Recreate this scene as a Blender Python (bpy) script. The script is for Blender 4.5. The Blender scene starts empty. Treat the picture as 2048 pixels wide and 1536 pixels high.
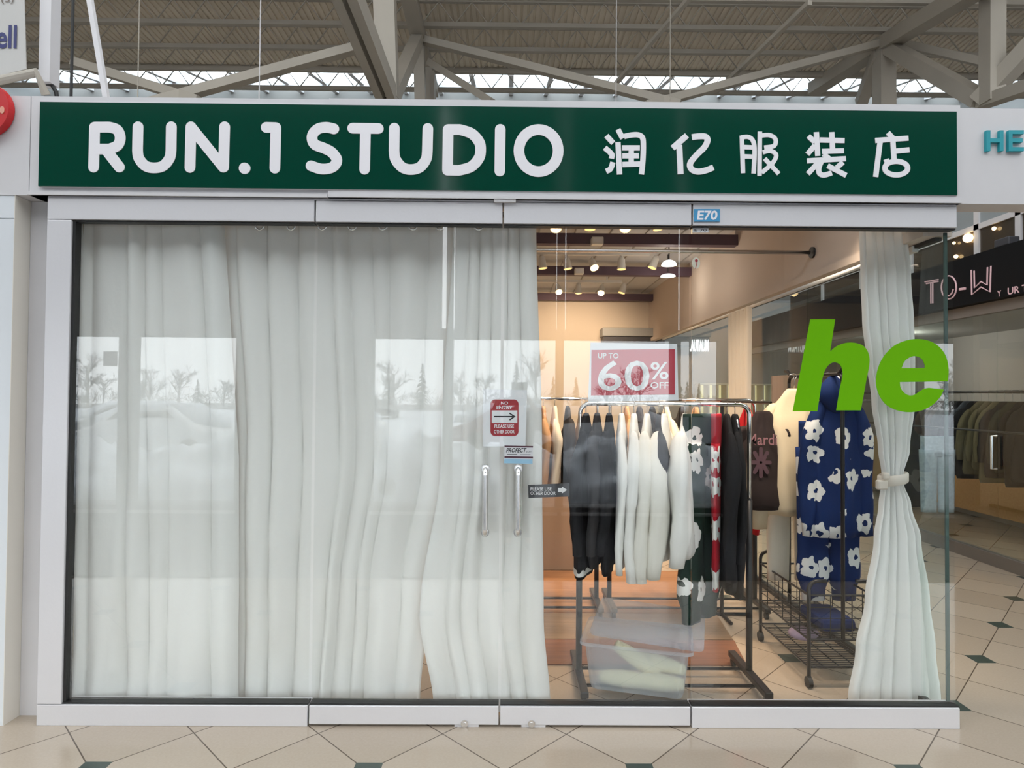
import bpy, bmesh, math, random
from mathutils import Vector, Matrix, geometry, noise
R = random.Random(7)
SC = bpy.context.scene
COL = SC.collection
PI = math.pi
# ------------------------------------------------------------------ camera
F_PX, PITCH, ROLL, YAW = 1253.5, 0.0193, 0.0075, 0.0071
CAM = Vector((0, -3.13, 1.638))
_cy, _sy = math.cos(YAW), math.sin(YAW)
FW = Vector((_sy*math.cos(PITCH), _cy*math.cos(PITCH), math.sin(PITCH)))
_r = Vector((_cy, -_sy, 0)); _u = _r.cross(FW)
RT = _r*math.cos(ROLL) + _u*math.sin(ROLL)
UP = -_r*math.sin(ROLL) + _u*math.cos(ROLL)
cd = bpy.data.cameras.new('camera'); cam = bpy.data.objects.new('camera', cd); COL.objects.link(cam)
M = Matrix((RT, UP, -FW)).transposed().to_4x4(); M.translation = CAM
cam.matrix_world = M
cd.sensor_fit = 'HORIZONTAL'; cd.sensor_width = 36; cd.lens = F_PX/2048*36; cd.clip_start = .02; cd.clip_end = 400
SC.camera = cam
# ------------------------------------------------------------------ world, exposure
SC.view_settings.view_transform = 'Standard'; SC.view_settings.look = 'None'
SC.view_settings.gamma = 1; SC.view_settings.use_curve_mapping = False
SC.view_settings.exposure = 1.93
w = bpy.data.worlds.new('overcast_sky'); SC.world = w; w.use_nodes = True
bg = w.node_tree.nodes['Background']; bg.inputs[0].default_value = (.93, .97, 1, 1); bg.inputs[1].default_value = 1.35
cy = SC.cycles
cy.max_bounces = 10; cy.transparent_max_bounces = 24; cy.glossy_bounces = 4; cy.diffuse_bounces = 4; cy.transmission_bounces = 8
cy.caustics_reflective = False; cy.caustics_refractive = False; cy.sample_clamp_indirect = 4
cy.use_denoising = True

# ------------------------------------------------------------------ helpers
def ray(px, py): return FW + RT*((px-1024)/F_PX) + UP*((768-py)/F_PX)
def U(px, py, y):                     # photo pixel -> point on the upright plane at depth y
    d = ray(px, py); return CAM + d*((y-CAM.y)/d.y)
def UZ(px, py, z=0):
    d = ray(px, py); return CAM + d*((z-CAM.z)/d.z)
def UX(px, py, x):
    d = ray(px, py); return CAM + d*((x-CAM.x)/d.x)

def mat(name, c, rough=.6, metal=0, spec=.5, bump=0, bscale=200, vary=0, vscale=6, emit=0, ecol=None, coat=0, sheen=0, trans=0):
    m = bpy.data.materials.new(name); m.use_nodes = True
    nt = m.node_tree; b = nt.nodes['Principled BSDF']
    b.inputs['Base Color'].default_value = (*c, 1); b.inputs['Roughness'].default_value = rough
    b.inputs['Metallic'].default_value = metal; b.inputs['Specular IOR Level'].default_value = spec
    b.inputs['Coat Weight'].default_value = coat; b.inputs['Coat Roughness'].default_value = .05
    b.inputs['Sheen Weight'].default_value = sheen
    if trans: b.inputs['Transmission Weight'].default_value = trans
    if emit:
        b.inputs['Emission Color'].default_value = (*(ecol or c), 1); b.inputs['Emission Strength'].default_value = emit
    if bump or vary:
        tc = nt.nodes.new('ShaderNodeTexCoord')
    if bump:
        n = nt.nodes.new('ShaderNodeTexNoise'); n.inputs['Scale'].default_value = bscale; n.inputs['Detail'].default_value = 3
        bp = nt.nodes.new('ShaderNodeBump'); bp.inputs['Strength'].default_value = bump; bp.inputs['Distance'].default_value = .01
        nt.links.new(tc.outputs['Object'], n.inputs['Vector']); nt.links.new(n.outputs['Fac'], bp.inputs['Height'])
        nt.links.new(bp.outputs['Normal'], b.inputs['Normal'])
    if vary:
        n = nt.nodes.new('ShaderNodeTexNoise'); n.inputs['Scale'].default_value = vscale; n.inputs['Detail'].default_value = 4
        r = nt.nodes.new('ShaderNodeValToRGB')
        r.color_ramp.elements[0].position = .3; r.color_ramp.elements[1].position = .7
        r.color_ramp.elements[0].color = (*[x*(1-vary) for x in c], 1); r.color_ramp.elements[1].color = (*[min(1, x*(1+vary)) for x in c], 1)
        nt.links.new(tc.outputs['Object'], n.inputs['Vector']); nt.links.new(n.outputs['Fac'], r.inputs['Fac'])
        nt.links.new(r.outputs['Color'], b.inputs['Base Color'])
    return m

def glass_mat(name, tint, ior, rough=0.0, boost=1.0):
    m = bpy.data.materials.new(name); m.use_nodes = True; nt = m.node_tree; nt.nodes.clear()
    o = nt.nodes.new('ShaderNodeOutputMaterial'); mx = nt.nodes.new('ShaderNodeMixShader')
    t = nt.nodes.new('ShaderNodeBsdfTransparent'); g = nt.nodes.new('ShaderNodeBsdfGlossy'); f = nt.nodes.new('ShaderNodeFresnel')
    t.inputs[0].default_value = (*tint, 1); g.inputs['Roughness'].default_value = rough; g.inputs[0].default_value = (1, 1, 1, 1)
    f.inputs['IOR'].default_value = ior
    geo = nt.nodes.new('ShaderNodeNewGeometry'); mp = nt.nodes.new('ShaderNodeMath'); mp.operation = 'SUBTRACT'; mp.inputs[0].default_value = 1
    mm = nt.nodes.new('ShaderNodeMath'); mm.operation = 'MULTIPLY'     # only the outer faces of the slab mirror
    nt.links.new(geo.outputs['Backfacing'], mp.inputs[1]); nt.links.new(f.outputs[0], mm.inputs[0]); nt.links.new(mp.outputs[0], mm.inputs[1])
    nt.links.new(mm.outputs[0], mx.inputs[0]); nt.links.new(t.outputs[0], mx.inputs[1]); nt.links.new(g.outputs[0], mx.inputs[2])
    nt.links.new(mx.outputs[0], o.inputs[0]); return m

def wm(o):
    m = o.matrix_basis.copy()
    if o.parent: m = wm(o.parent) @ o.matrix_parent_inverse @ m
    return m
def adopt(o, p):
    o.parent = p; o.matrix_parent_inverse = wm(p).inverted()
def tag(o, label=None, cat=None, group=None, kind=None):
    if label: o['label'] = label
    if cat: o['category'] = cat
    if group: o['group'] = group
    if kind: o['kind'] = kind
    return o
def thing(name, loc, label, cat, group=None, kind=None):
    o = bpy.data.objects.new(name, None); COL.objects.link(o); o.location = loc; o.empty_display_size = .1
    return tag(o, label, cat, group, kind)
def obj(name, bm, m, parent=None, smooth=False, origin=None, recalc=True):
    if recalc: bmesh.ops.recalc_face_normals(bm, faces=bm.faces)
    if origin is not None: bmesh.ops.translate(bm, verts=bm.verts, vec=-Vector(origin))
    me = bpy.data.meshes.new(name); bm.to_mesh(me); bm.free()
    for x in (m if isinstance(m, (list, tuple)) else [m]): me.materials.append(x)
    if smooth: me.polygons.foreach_set('use_smooth', [True]*len(me.polygons))
    o = bpy.data.objects.new(name, me); COL.objects.link(o)
    if origin is not None: o.location = origin
    if parent: adopt(o, parent)
    return o
def struct(name, bm, m, **k):
    o = obj(name, bm, m, **k); o['kind'] = 'structure'; return o
NB = bmesh.new
def box(bm, x0, y0, z0, x1, y1, z1, bev=0):
    v = [bm.verts.new((x, y, z)) for x in (x0, x1) for y in (y0, y1) for z in (z0, z1)]
    fs = [bm.faces.new([v[i] for i in f]) for f in ((0, 1, 3, 2), (4, 6, 7, 5), (0, 4, 5, 1), (2, 3, 7, 6), (0, 2, 6, 4), (1, 5, 7, 3))]
    if bev:
        es = list({e for f in fs for e in f.edges})
        bmesh.ops.bevel(bm, geom=es, offset=bev, segments=2, affect='EDGES', profile=.5)
    return bm
def tube(bm, pts, r, n=10, closed=False, caps=True):
    pts = [Vector(p) for p in pts]; rs = r if isinstance(r, (list, tuple)) else [r]*len(pts)
    rings = []; prev = None
    for i, p in enumerate(pts):
        a = pts[i-1] if (i or closed) else p; b = pts[(i+1) % len(pts)] if (i < len(pts)-1 or closed) else p
        d = (b-a).normalized() if (b-a).length > 1e-9 else Vector((0, 0, 1))
        if prev is None:
            x = d.orthogonal().normalized()
        else:
            x = (prev - d*prev.dot(d)); x = x.normalized() if x.length > 1e-6 else d.orthogonal().normalized()
        prev = x; y = d.cross(x)
        rings.append([bm.verts.new(p + (x*math.cos(2*PI*k/n)+y*math.sin(2*PI*k/n))*rs[i]) for k in range(n)])
    L = len(rings)
    for i in range(L if closed else L-1):
        A, B = rings[i], rings[(i+1) % L]
        for k in range(n): bm.faces.new((A[k], A[(k+1) % n], B[(k+1) % n], B[k]))
    if caps and not closed:
        bm.faces.new(rings[0][::-1]); bm.faces.new(rings[-1])
    return bm
def beam(bm, a, b, w, h=None):          # rectangular bar between two points
    a, b = Vector(a), Vector(b); h = h or w; d = (b-a).normalized()
    s = d.cross(Vector((0, 0, 1))); s = s.normalized() if s.length > 1e-4 else Vector((1, 0, 0)); t = s.cross(d)
    v = [bm.verts.new(p + s*sx*w/2 + t*sz*h/2) for p in (a, b) for sx, sz in ((-1, -1), (1, -1), (1, 1), (-1, 1))]
    for f in ((3, 2, 1, 0), (4, 5, 6, 7), (0, 1, 5, 4), (1, 2, 6, 5), (2, 3, 7, 6), (3, 0, 4, 7)): bm.faces.new([v[i] for i in f])
    return bm
def loft(bm, rings, cap=True):
    V = [[bm.verts.new(p) for p in r] for r in rings]; n = len(V[0])
    for A, B in zip(V, V[1:]):
        for k in range(n): bm.faces.new((A[k], A[(k+1) % n], B[(k+1) % n], B[k]))
    if cap: bm.faces.new(V[0][::-1]); bm.faces.new(V[-1])
    return bm
def smoothpath(pts, n=6, closed=False):
    P = [Vector((*p, 0)) if len(p) == 2 else Vector(p) for p in pts]; out = []; L = len(P)
    for i in range(L if closed else L-1):
        g = lambda k: P[k % L] if closed else P[max(0, min(L-1, k))]
        a, b, c, d = g(i-1), g(i), g(i+1), g(i+2)
        for k in range(n):
            t = k/n; out.append(.5*((2*b)+(c-a)*t+(2*a-5*b+4*c-d)*t*t+(3*b-a-3*c+d)*t**3))
    if not closed: out.append(P[-1])
    return out
def rot_bm(bm, verts0, ang, c):
    bmesh.ops.rotate(bm, verts=[v for v in bm.verts if v not in verts0], cent=c, matrix=Matrix.Rotation(ang, 3, 'Z'))

# flat lettering made of strokes given in zoom-crop coordinates (crop offset + scale), raised on an upright plane
def stroke(bm, pts, w, mp, y, th, rnd=True, closed=False):
    P = [Vector((p[0], p[1])) for p in pts]
    if closed: P = P + [P[0], P[1]]
    n = len(P); Lf, Rt = [], []
    for i in range(n):
        d = (P[min(n-1, i+1)] - P[max(0, i-1)]).normalized(); nn = Vector((-d.y, d.x))
        k = 1.0
        if 0 < i < n-1:
            d1 = (P[i]-P[i-1]).normalized(); k = 1/max(.5, abs(Vector((-d1.y, d1.x)).dot(nn)))
        Lf.append(P[i]+nn*w/2*k); Rt.append(P[i]-nn*w/2*k)
    def vv(p, yy):
        q = mp(p.x, p.y); return (q[0], yy, q[1])
    def prism(poly):
        yj = y-5e-7*len(bm.verts)           # overlapping pieces never share one plane
        a = [bm.verts.new(vv(p, yj)) for p in poly]; b = [bm.verts.new(vv(p, y+th)) for p in poly]
        m = len(poly); bm.faces.new(a); bm.faces.new(b[::-1])
        for i in range(m): bm.faces.new((a[i], b[i], b[(i+1) % m], a[(i+1) % m]))
    for i in range(n-1): prism([Lf[i], Lf[i+1], Rt[i+1], Rt[i]])
    if rnd and not closed:
        for c in (P[0], P[-1]): prism([c+Vector((math.cos(2*PI*k/20), math.sin(2*PI*k/20)))*w/2 for k in range(20)])
def pxmap(ox, oy, s, y):
    def f(a, b):
        q = U(ox+a*s, oy+b*s, y); return (q.x, q.z)
    return f
def polyfill(bm, loops, mp, y, th):
    L = [[Vector((*mp(*p), 0)) for p in lp] for lp in loops]; flat = [p for lp in L for p in lp]
    A = [bm.verts.new((p.x, y, p.y)) for p in flat]; B = [bm.verts.new((p.x, y+th, p.y)) for p in flat]
    for t in geometry.tessellate_polygon(L):
        bm.faces.new([A[i] for i in t]); bm.faces.new([B[i] for i in t][::-1])
    o = 0
    for lp in L:
        m = len(lp)
        for i in range(m):
            j = (i+1) % m; bm.faces.new((A[o+i], B[o+i], B[o+j], A[o+j]))
        o += m
    return bm
def text_bm(s, th=.001, off=0.0):
    cu = bpy.data.curves.new('t', 'FONT'); cu.body = s; cu.size = 1; cu.extrude = 0; cu.offset = off; cu.resolution_u = 3
    o = bpy.data.objects.new('t', cu); COL.objects.link(o)
    dg = bpy.context.evaluated_depsgraph_get(); me = bpy.data.meshes.new_from_object(o.evaluated_get(dg))
    bm = NB(); bm.from_mesh(me); bpy.data.objects.remove(o); bpy.data.curves.remove(cu); bpy.data.meshes.remove(me)
    return bm
def text_at(name, s, corner, ux, uz, wd, ht, m, parent, off=0.0, shear=0):
    """fits the words s in a wd x ht box: corner is the lower left point, ux/uz its directions"""
    bm = text_bm(s, off=off); xs = [v.co.x for v in bm.verts]; ys = [v.co.y for v in bm.verts]
    x0, x1, y0, y1 = min(xs), max(xs), min(ys), max(ys)
    for v in bm.verts:
        a = (v.co.x-x0)/(x1-x0); b = (v.co.y-y0)/(y1-y0)
        v.co = Vector(corner) + Vector(ux)*((a+shear*b)*wd) + Vector(uz)*(b*ht)
    return obj(name, bm, m, parent)
def text_px(name, s, l, t, r, b, y, m, parent, off=0.0, shear=0):
    A = U(l, b, y); B = U(r, b, y); T = U((l+r)/2, t, y)
    return text_at(name, s, A, (B-A).normalized(), (0, 0, 1), (B-A).length, T.z-(A.z+B.z)/2, m, parent, off, shear)
def quad_px(bm, pts, y, th):             # thin sheet whose corners are photo pixels
    P = [U(a, b, y) for a, b in pts]
    A = [bm.verts.new(p) for p in P]; B = [bm.verts.new(p+Vector((0, th, 0))) for p in P]; n = len(P)
    bm.faces.new(A); bm.faces.new(B[::-1])
    for i in range(n): bm.faces.new((A[i], B[i], B[(i+1) % n], A[(i+1) % n]))
    return bm
def disc(bm, c, r, th, n=28, axis='Y', rz=None):
    c = Vector(c); rz = rz or r
    pr = []
    for k in range(n):
        a, b = r*math.cos(2*PI*k/n), rz*math.sin(2*PI*k/n)
        pr.append({'Y': Vector((a, 0, b)), 'Z': Vector((a, b, 0)), 'X': Vector((0, a, b))}[axis])
    t = {'Y': Vector((0, th, 0)), 'Z': Vector((0, 0, th)), 'X': Vector((th, 0, 0))}[axis]
    A = [bm.verts.new(c+p) for p in pr]; B = [bm.verts.new(c+p+t) for p in pr]
    bm.faces.new(A); bm.faces.new(B[::-1])
    for i in range(n): bm.faces.new((A[i], B[i], B[(i+1) % n], A[(i+1) % n]))
    return bm

# ------------------------------------------------------------------ materials
def mathn(nt, op, a, b=None):
    n = nt.nodes.new('ShaderNodeMath'); n.operation = op
    for i, x in enumerate((a, b)):
        if x is None: continue
        if isinstance(x, (int, float)): n.inputs[i].default_value = x
        else: nt.links.new(x, n.inputs[i])
    return n.outputs[0]
def tile_mat():
    m = bpy.data.materials.new('polished_floor_tile'); m.use_nodes = True; nt = m.node_tree; b = nt.nodes['Principled BSDF']
    g = nt.nodes.new('ShaderNodeNewGeometry'); sp = nt.nodes.new('ShaderNodeSeparateXYZ'); nt.links.new(g.outputs['Position'], sp.inputs[0])
    x = mathn(nt, 'SUBTRACT', sp.outputs[0], .298); y = mathn(nt, 'ADD', sp.outputs[1], .0604)
    s = mathn(nt, 'ADD', x, y); d = mathn(nt, 'SUBTRACT', x, y)
    def line(v):
        q = mathn(nt, 'DIVIDE', v, .6); r = mathn(nt, 'ROUND', q); return mathn(nt, 'ABSOLUTE', mathn(nt, 'SUBTRACT', q, r))
    grout = mathn(nt, 'LESS_THAN', mathn(nt, 'MINIMUM', line(s), line(d)), .0068)
    def cell(v, o):
        q = mathn(nt, 'DIVIDE', mathn(nt, 'SUBTRACT', v, o), 1.2); return mathn(nt, 'SUBTRACT', q, mathn(nt, 'ROUND', q))
    s4, d4 = cell(s, 0), cell(d, .6)
    mx = mathn(nt, 'MAXIMUM', mathn(nt, 'ABSOLUTE', mathn(nt, 'ADD', s4, d4)), mathn(nt, 'ABSOLUTE', mathn(nt, 'SUBTRACT', s4, d4)))
    inset = mathn(nt, 'LESS_THAN', mx, .1)
    # tone per tile
    cx = mathn(nt, 'FLOOR', mathn(nt, 'DIVIDE', s, .6)); cyy = mathn(nt, 'FLOOR', mathn(nt, 'DIVIDE', d, .6))
    cb = nt.nodes.new('ShaderNodeCombineXYZ'); nt.links.new(cx, cb.inputs[0]); nt.links.new(cyy, cb.inputs[1])
    wn = nt.nodes.new('ShaderNodeTexWhiteNoise'); wn.noise_dimensions = '2D'; nt.links.new(cb.outputs[0], wn.inputs['Vector'])
    nz = nt.nodes.new('ShaderNodeTexNoise'); nz.inputs['Scale'].default_value = 90; nz.inputs['Detail'].default_value = 4; nt.links.new(g.outputs['Position'], nz.inputs['Vector'])
    f = mathn(nt, 'ADD', mathn(nt, 'MULTIPLY', wn.outputs['Value'], .45), mathn(nt, 'MULTIPLY', nz.outputs['Fac'], .55))
    r = nt.nodes.new('ShaderNodeValToRGB'); r.color_ramp.elements[0].position = .2; r.color_ramp.elements[1].position = .8
    r.color_ramp.elements[0].color = (.395, .325, .255, 1); r.color_ramp.elements[1].color = (.475, .40, .32, 1); nt.links.new(f, r.inputs[0])
    m1 = nt.nodes.new('ShaderNodeMix'); m1.data_type = 'RGBA'; nt.links.new(grout, m1.inputs[0]); nt.links.new(r.outputs[0], m1.inputs[6]); m1.inputs[7].default_value = (.10, .075, .055, 1)
    m2 = nt.nodes.new('ShaderNodeMix'); m2.data_type = 'RGBA'; nt.links.new(inset, m2.inputs[0]); nt.links.new(m1.outputs[2], m2.inputs[6]); m2.inputs[7].default_value = (.055, .075, .065, 1)
    nt.links.new(m2.outputs[2], b.inputs['Base Color']); b.inputs['Roughness'].default_value = .16; b.inputs['Specular IOR Level'].default_value = .5
    return m
def floral_mat(name, base, cells=5.5, white=(.82, .82, .80), seed=0.0, size=.40):
    m = bpy.data.materials.new(name); m.use_nodes = True; nt = m.node_tree; b = nt.nodes['Principled BSDF']
    tc = nt.nodes.new('ShaderNodeTexCoord'); mp = nt.nodes.new('ShaderNodeMapping'); mp.inputs['Location'].default_value = (seed, 0, seed*1.7)
    mp.inputs['Scale'].default_value = (cells, 0.0, cells*.8); nz = nt.nodes.new('ShaderNodeTexNoise'); nz.inputs['Scale'].default_value = 22; nz.inputs['Detail'].default_value = 2; nt.links.new(tc.outputs['Object'], nz.inputs['Vector'])
    sc = nt.nodes.new('ShaderNodeVectorMath'); sc.operation = 'SCALE'; sc.inputs[3].default_value = .045; nt.links.new(nz.outputs['Color'], sc.inputs[0])
    ad = nt.nodes.new('ShaderNodeVectorMath'); nt.links.new(tc.outputs['Object'], ad.inputs[0]); nt.links.new(sc.outputs[0], ad.inputs[1]); nt.links.new(ad.outputs[0], mp.inputs[0])
    vo = nt.nodes.new('ShaderNodeTexVoronoi'); vo.inputs['Scale'].default_value = 1; vo.inputs['Randomness'].default_value = .8; nt.links.new(mp.outputs[0], vo.inputs['Vector'])
    sb = nt.nodes.new('ShaderNodeVectorMath'); sb.operation = 'SUBTRACT'; nt.links.new(mp.outputs[0], sb.inputs[0]); nt.links.new(vo.outputs['Position'], sb.inputs[1])
    sp = nt.nodes.new('ShaderNodeSeparateXYZ'); nt.links.new(sb.outputs[0], sp.inputs[0])
    th = mathn(nt, 'ARCTAN2', sp.outputs[2], sp.outputs[0])
    rr = mathn(nt, 'SQRT', mathn(nt, 'ADD', mathn(nt, 'MULTIPLY', sp.outputs[0], sp.outputs[0]), mathn(nt, 'MULTIPLY', sp.outputs[2], sp.outputs[2])))
    pet = mathn(nt, 'ADD', mathn(nt, 'MULTIPLY', mathn(nt, 'ABSOLUTE', mathn(nt, 'COSINE', mathn(nt, 'MULTIPLY', th, 2.5))), size*.30), size*.70)
    fl = mathn(nt, 'MULTIPLY', mathn(nt, 'LESS_THAN', rr, pet), mathn(nt, 'GREATER_THAN', rr, size*.2))
    mx = nt.nodes.new('ShaderNodeMix'); mx.data_type = 'RGBA'; nt.links.new(fl, mx.inputs[0]); mx.inputs[6].default_value = (*base, 1); mx.inputs[7].default_value = (*white, 1)
    nt.links.new(mx.outputs[2], b.inputs['Base Color']); b.inputs['Roughness'].default_value = .85; b.inputs['Specular IOR Level'].default_value = .2
    return m
def wood_mat(name, a, c, plank=.0):
    m = bpy.data.materials.new(name); m.use_nodes = True; nt = m.node_tree; b = nt.nodes['Principled BSDF']
    tc = nt.nodes.new('ShaderNodeTexCoord'); mp = nt.nodes.new('ShaderNodeMapping'); mp.inputs['Scale'].default_value = (1.2, 14, 14); nt.links.new(tc.outputs['Object'], mp.inputs[0])
    n = nt.nodes.new('ShaderNodeTexNoise'); n.inputs['Scale'].default_value = 2.5; n.inputs['Detail'].default_value = 6; nt.links.new(mp.outputs[0], n.inputs['Vector'])
    r = nt.nodes.new('ShaderNodeValToRGB'); r.color_ramp.elements[0].position = .3; r.color_ramp.elements[1].position = .7
    r.color_ramp.elements[0].color = (*a, 1); r.color_ramp.elements[1].color = (*c, 1); nt.links.new(n.outputs['Fac'], r.inputs[0]); nt.links.new(r.outputs[0], b.inputs['Base Color'])
    b.inputs['Roughness'].default_value = .4; return m
def cloth_mat(name, c, translucent=.3, bump=.25):
    m = bpy.data.materials.new(name); m.use_nodes = True; nt = m.node_tree; nt.nodes.remove(nt.nodes['Principled BSDF'])
    o = nt.nodes['Material Output']; d = nt.nodes.new('ShaderNodeBsdfDiffuse'); t = nt.nodes.new('ShaderNodeBsdfTranslucent'); mx = nt.nodes.new('ShaderNodeMixShader')
    d.inputs[0].default_value = (*c, 1); t.inputs[0].default_value = (*c, 1); mx.inputs[0].default_value = translucent
    tc = nt.nodes.new('ShaderNodeTexCoord'); n = nt.nodes.new('ShaderNodeTexNoise'); n.inputs['Scale'].default_value = 14; n.inputs['Detail'].default_value = 8
    bp = nt.nodes.new('ShaderNodeBump'); bp.inputs['Strength'].default_value = bump; bp.inputs['Distance'].default_value = .012
    nt.links.new(tc.outputs['Object'], n.inputs['Vector']); nt.links.new(n.outputs['Fac'], bp.inputs['Height']); nt.links.new(bp.outputs[0], d.inputs['Normal'])
    nt.links.new(d.outputs[0], mx.inputs[1]); nt.links.new(t.outputs[0], mx.inputs[2]); nt.links.new(mx.outputs[0], o.inputs[0]); return m

TILE = tile_mat()
GLASS = glass_mat('clear_glass', (.982, .99, .985), 1.72)
SIDEGLASS = glass_mat('side_glass', (.93, .965, .95), 1.5)
OUTGLASS = glass_mat('window_glass', (.98, .99, .99), 1.3)
ALU = mat('brushed_aluminium', (.70, .69, .71), .42, .25, bump=.05, bscale=60)
ALU_W = mat('white_panel', (.64, .625, .635), .5, vary=.02)
BLACK = mat('black_gasket', (.012, .012, .012), .5)
GREEN = mat('green_sign_film', (.001, .050, .030), .10, spec=.45)
WHITE = mat('white_vinyl', (.84, .82, .85), .5)
LIME = mat('lime_green_vinyl', (.135, .42, .001), .6, spec=.1)
STEEL = mat('satin_steel', (.76, .75, .74), .25, 1)
CHROME = mat('chrome', (.8, .8, .8), .08, 1)
DKSTEEL = mat('black_metal', (.02, .02, .022), .35, .3)
RUBBER = mat('black_rubber', (.02, .02, .02), .6)
CURT = cloth_mat('white_curtain_cloth', (.885, .895, .88), .12)
CURT2 = cloth_mat('cream_curtain_cloth', (.80, .75, .68))
ROOFP = mat('taupe_roof_paint', (.76, .68, .57), .8, vary=.08, vscale=.6)
STEELP = mat('beige_painted_steel', (.40, .365, .31), .65, vary=.06, vscale=.8)
GREYW = mat('grey_wall', (.42, .42, .42), .8)
BEIGE = mat('beige_wall_paint', (.66, .58, .48), .8, vary=.03, vscale=1.5)
BULK = mat('beige_bulkhead_paint', (.66, .57, .50), .75, vary=.02)
CEIL = mat('grey_ceiling_panel', (.56, .58, .60), .7)
PURPLE = mat('plum_painted_beam', (.09, .05, .075), .6)
RED = mat('red_print', (.50, .045, .07), .5)
DKRED = mat('dark_red_print', (.36, .02, .03), .5)
PAPER = mat('white_paper', (.80, .81, .84), .7)
INK = mat('black_ink', (.01, .01, .015), .5)
WARM = mat('warm_lamp_glow', (1, .75, .4), .5, emit=1.5, ecol=(1, .70, .34))
WARM2 = mat('warm_lamp_rim_glow', (1, .75, .4), .5, emit=.38, ecol=(1, .62, .22))
COOL = mat('white_lamp_glow', (1, 1, 1), .5, emit=.5)
PWHITE = mat('white_plastic', (.75, .75, .73), .4)
PILL = mat('cream_pilaster_paint', (.74, .70, .63), .55)
PANELW = mat('pale_grey_panel', (.72, .75, .78), .45)
PANELD = mat('dark_slate_film', (.05, .05, .058), .5)

# ------------------------------------------------------------------ floor and big shell
bm = NB(); box(bm, -18, -4.4, -.12, 18, 21, 0); struct('floor', bm, TILE)
# mall roof: corrugated deck with joists
DZ = 12.44
def deck():
    bm = NB(); p = .18; y0, y1 = 4.0, 17.6; prev = None; n = int(36/p)
    for i in range(n):
        x = -18+i*p
        for dx, z in ((0, 0), (.11, 0), (.12, .035), (.17, .035)):
            a = bm.verts.new((x+dx, y0, DZ+z)); b = bm.verts.new((x+dx, y1, DZ+z))
            if prev: bm.faces.new((prev[0], prev[1], b, a))
            prev = (a, b)
    return bm
struct('ceiling', deck(), ROOFP)
for i, y in enumerate((12.5, 13.72, 14.91, 16.15, 17.32)):
    t = thing('roof_joist', (0, y, DZ), ('steel roof joist nearest the green sign, under the corrugated deck', 'second steel roof joist behind the green sign', 'third steel roof joist back, middle of the five', 'fourth steel roof joist back, next to the skylight joist', 'farthest steel roof joist, along the skylight edge')[i], 'joist', 'open web joists under the roof deck')
    bm = NB(); box(bm, -18, y-.05, DZ-.12, 18, y+.05, DZ-.005); obj('top_chord', bm, STEELP, t)
    bm = NB(); box(bm, -18, y-.06, DZ-.80, 18, y+.06, DZ-.68); obj('bottom_chord', bm, STEELP, t)
    bm = NB()
    for k in range(40):
        x = -18+k*.9+.3*i
        beam(bm, (x, y, DZ-.7), (x+.45, y, DZ-.1), .024); beam(bm, (x+.45, y, DZ-.1), (x+.9, y, DZ-.7), .024)
    obj('web', bm, STEELP, t)
# skylight behind the deck
A0, A1 = Vector((0, 17.65, DZ+.15)), Vector((0, 21, 13.55))
t = thing('window_1', (0, 17.65, DZ), 'long sloping skylight along the far edge of the mall roof', 'skylight', kind='structure')
bm = NB(); v = [bm.verts.new(p) for p in ((-18, A0.y, A0.z), (18, A0.y, A0.z), (18, A1.y, A1.z), (-18, A1.y, A1.z))]; bm.faces.new(v)
SKYG = bpy.data.materials.new('frosted_skylight_glass'); SKYG.use_nodes = True; nt = SKYG.node_tree; nt.nodes.clear()
_o = nt.nodes.new('ShaderNodeOutputMaterial'); _m = nt.nodes.new('ShaderNodeMixShader'); _t = nt.nodes.new('ShaderNodeBsdfTransparent'); _d = nt.nodes.new('ShaderNodeBsdfTranslucent')
_t.inputs[0].default_value = (.8, .9, .95, 1); _d.inputs[0].default_value = (.55, .65, .7, 1)
_tc = nt.nodes.new('ShaderNodeTexCoord'); _n = nt.nodes.new('ShaderNodeTexNoise'); _n.inputs['Scale'].default_value = .9; nt.links.new(_tc.outputs['Object'], _n.inputs['Vector'])
_rp = nt.nodes.new('ShaderNodeValToRGB'); _rp.color_ramp.elements[0].position = .4; _rp.color_ramp.elements[1].position = .6; nt.links.new(_n.outputs['Fac'], _rp.inputs[0])
nt.links.new(_rp.outputs[0], _m.inputs[0]); nt.links.new(_t.outputs[0], _m.inputs[1]); nt.links.new(_d.outputs[0], _m.inputs[2]); nt.links.new(_m.outputs[0], _o.inputs[0])
obj('glazing', bm, SKYG, t)
for k in range(27):
    x = -17.5+k*1.35; bm = NB(); beam(bm, (x, A0.y, A0.z-.12), (x, A1.y, A1.z-.12), .16, .22); obj('rafter', bm, ALU_W, t)
bm = NB(); beam(bm, (-18, 19.4, 12.85), (18, 19.4, 12.85), .12, .12); obj('purlin', bm, ALU_W, t)
bm = NB(); box(bm, -18, 21, 0, 18, 21.2, 13.6); struct('wall_back', bm, mat('dull_grey_wall', (.20, .19, .18), .85))
bm = NB(); box(bm, -18.2, -4.4, -.1, -18, 21.2, 13.6); struct('wall_left', bm, GREYW)
bm = NB(); box(bm, 18, -4.4, -.1, 18.2, 21.2, 13.6); struct('wall_right', bm, GREYW)

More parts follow.
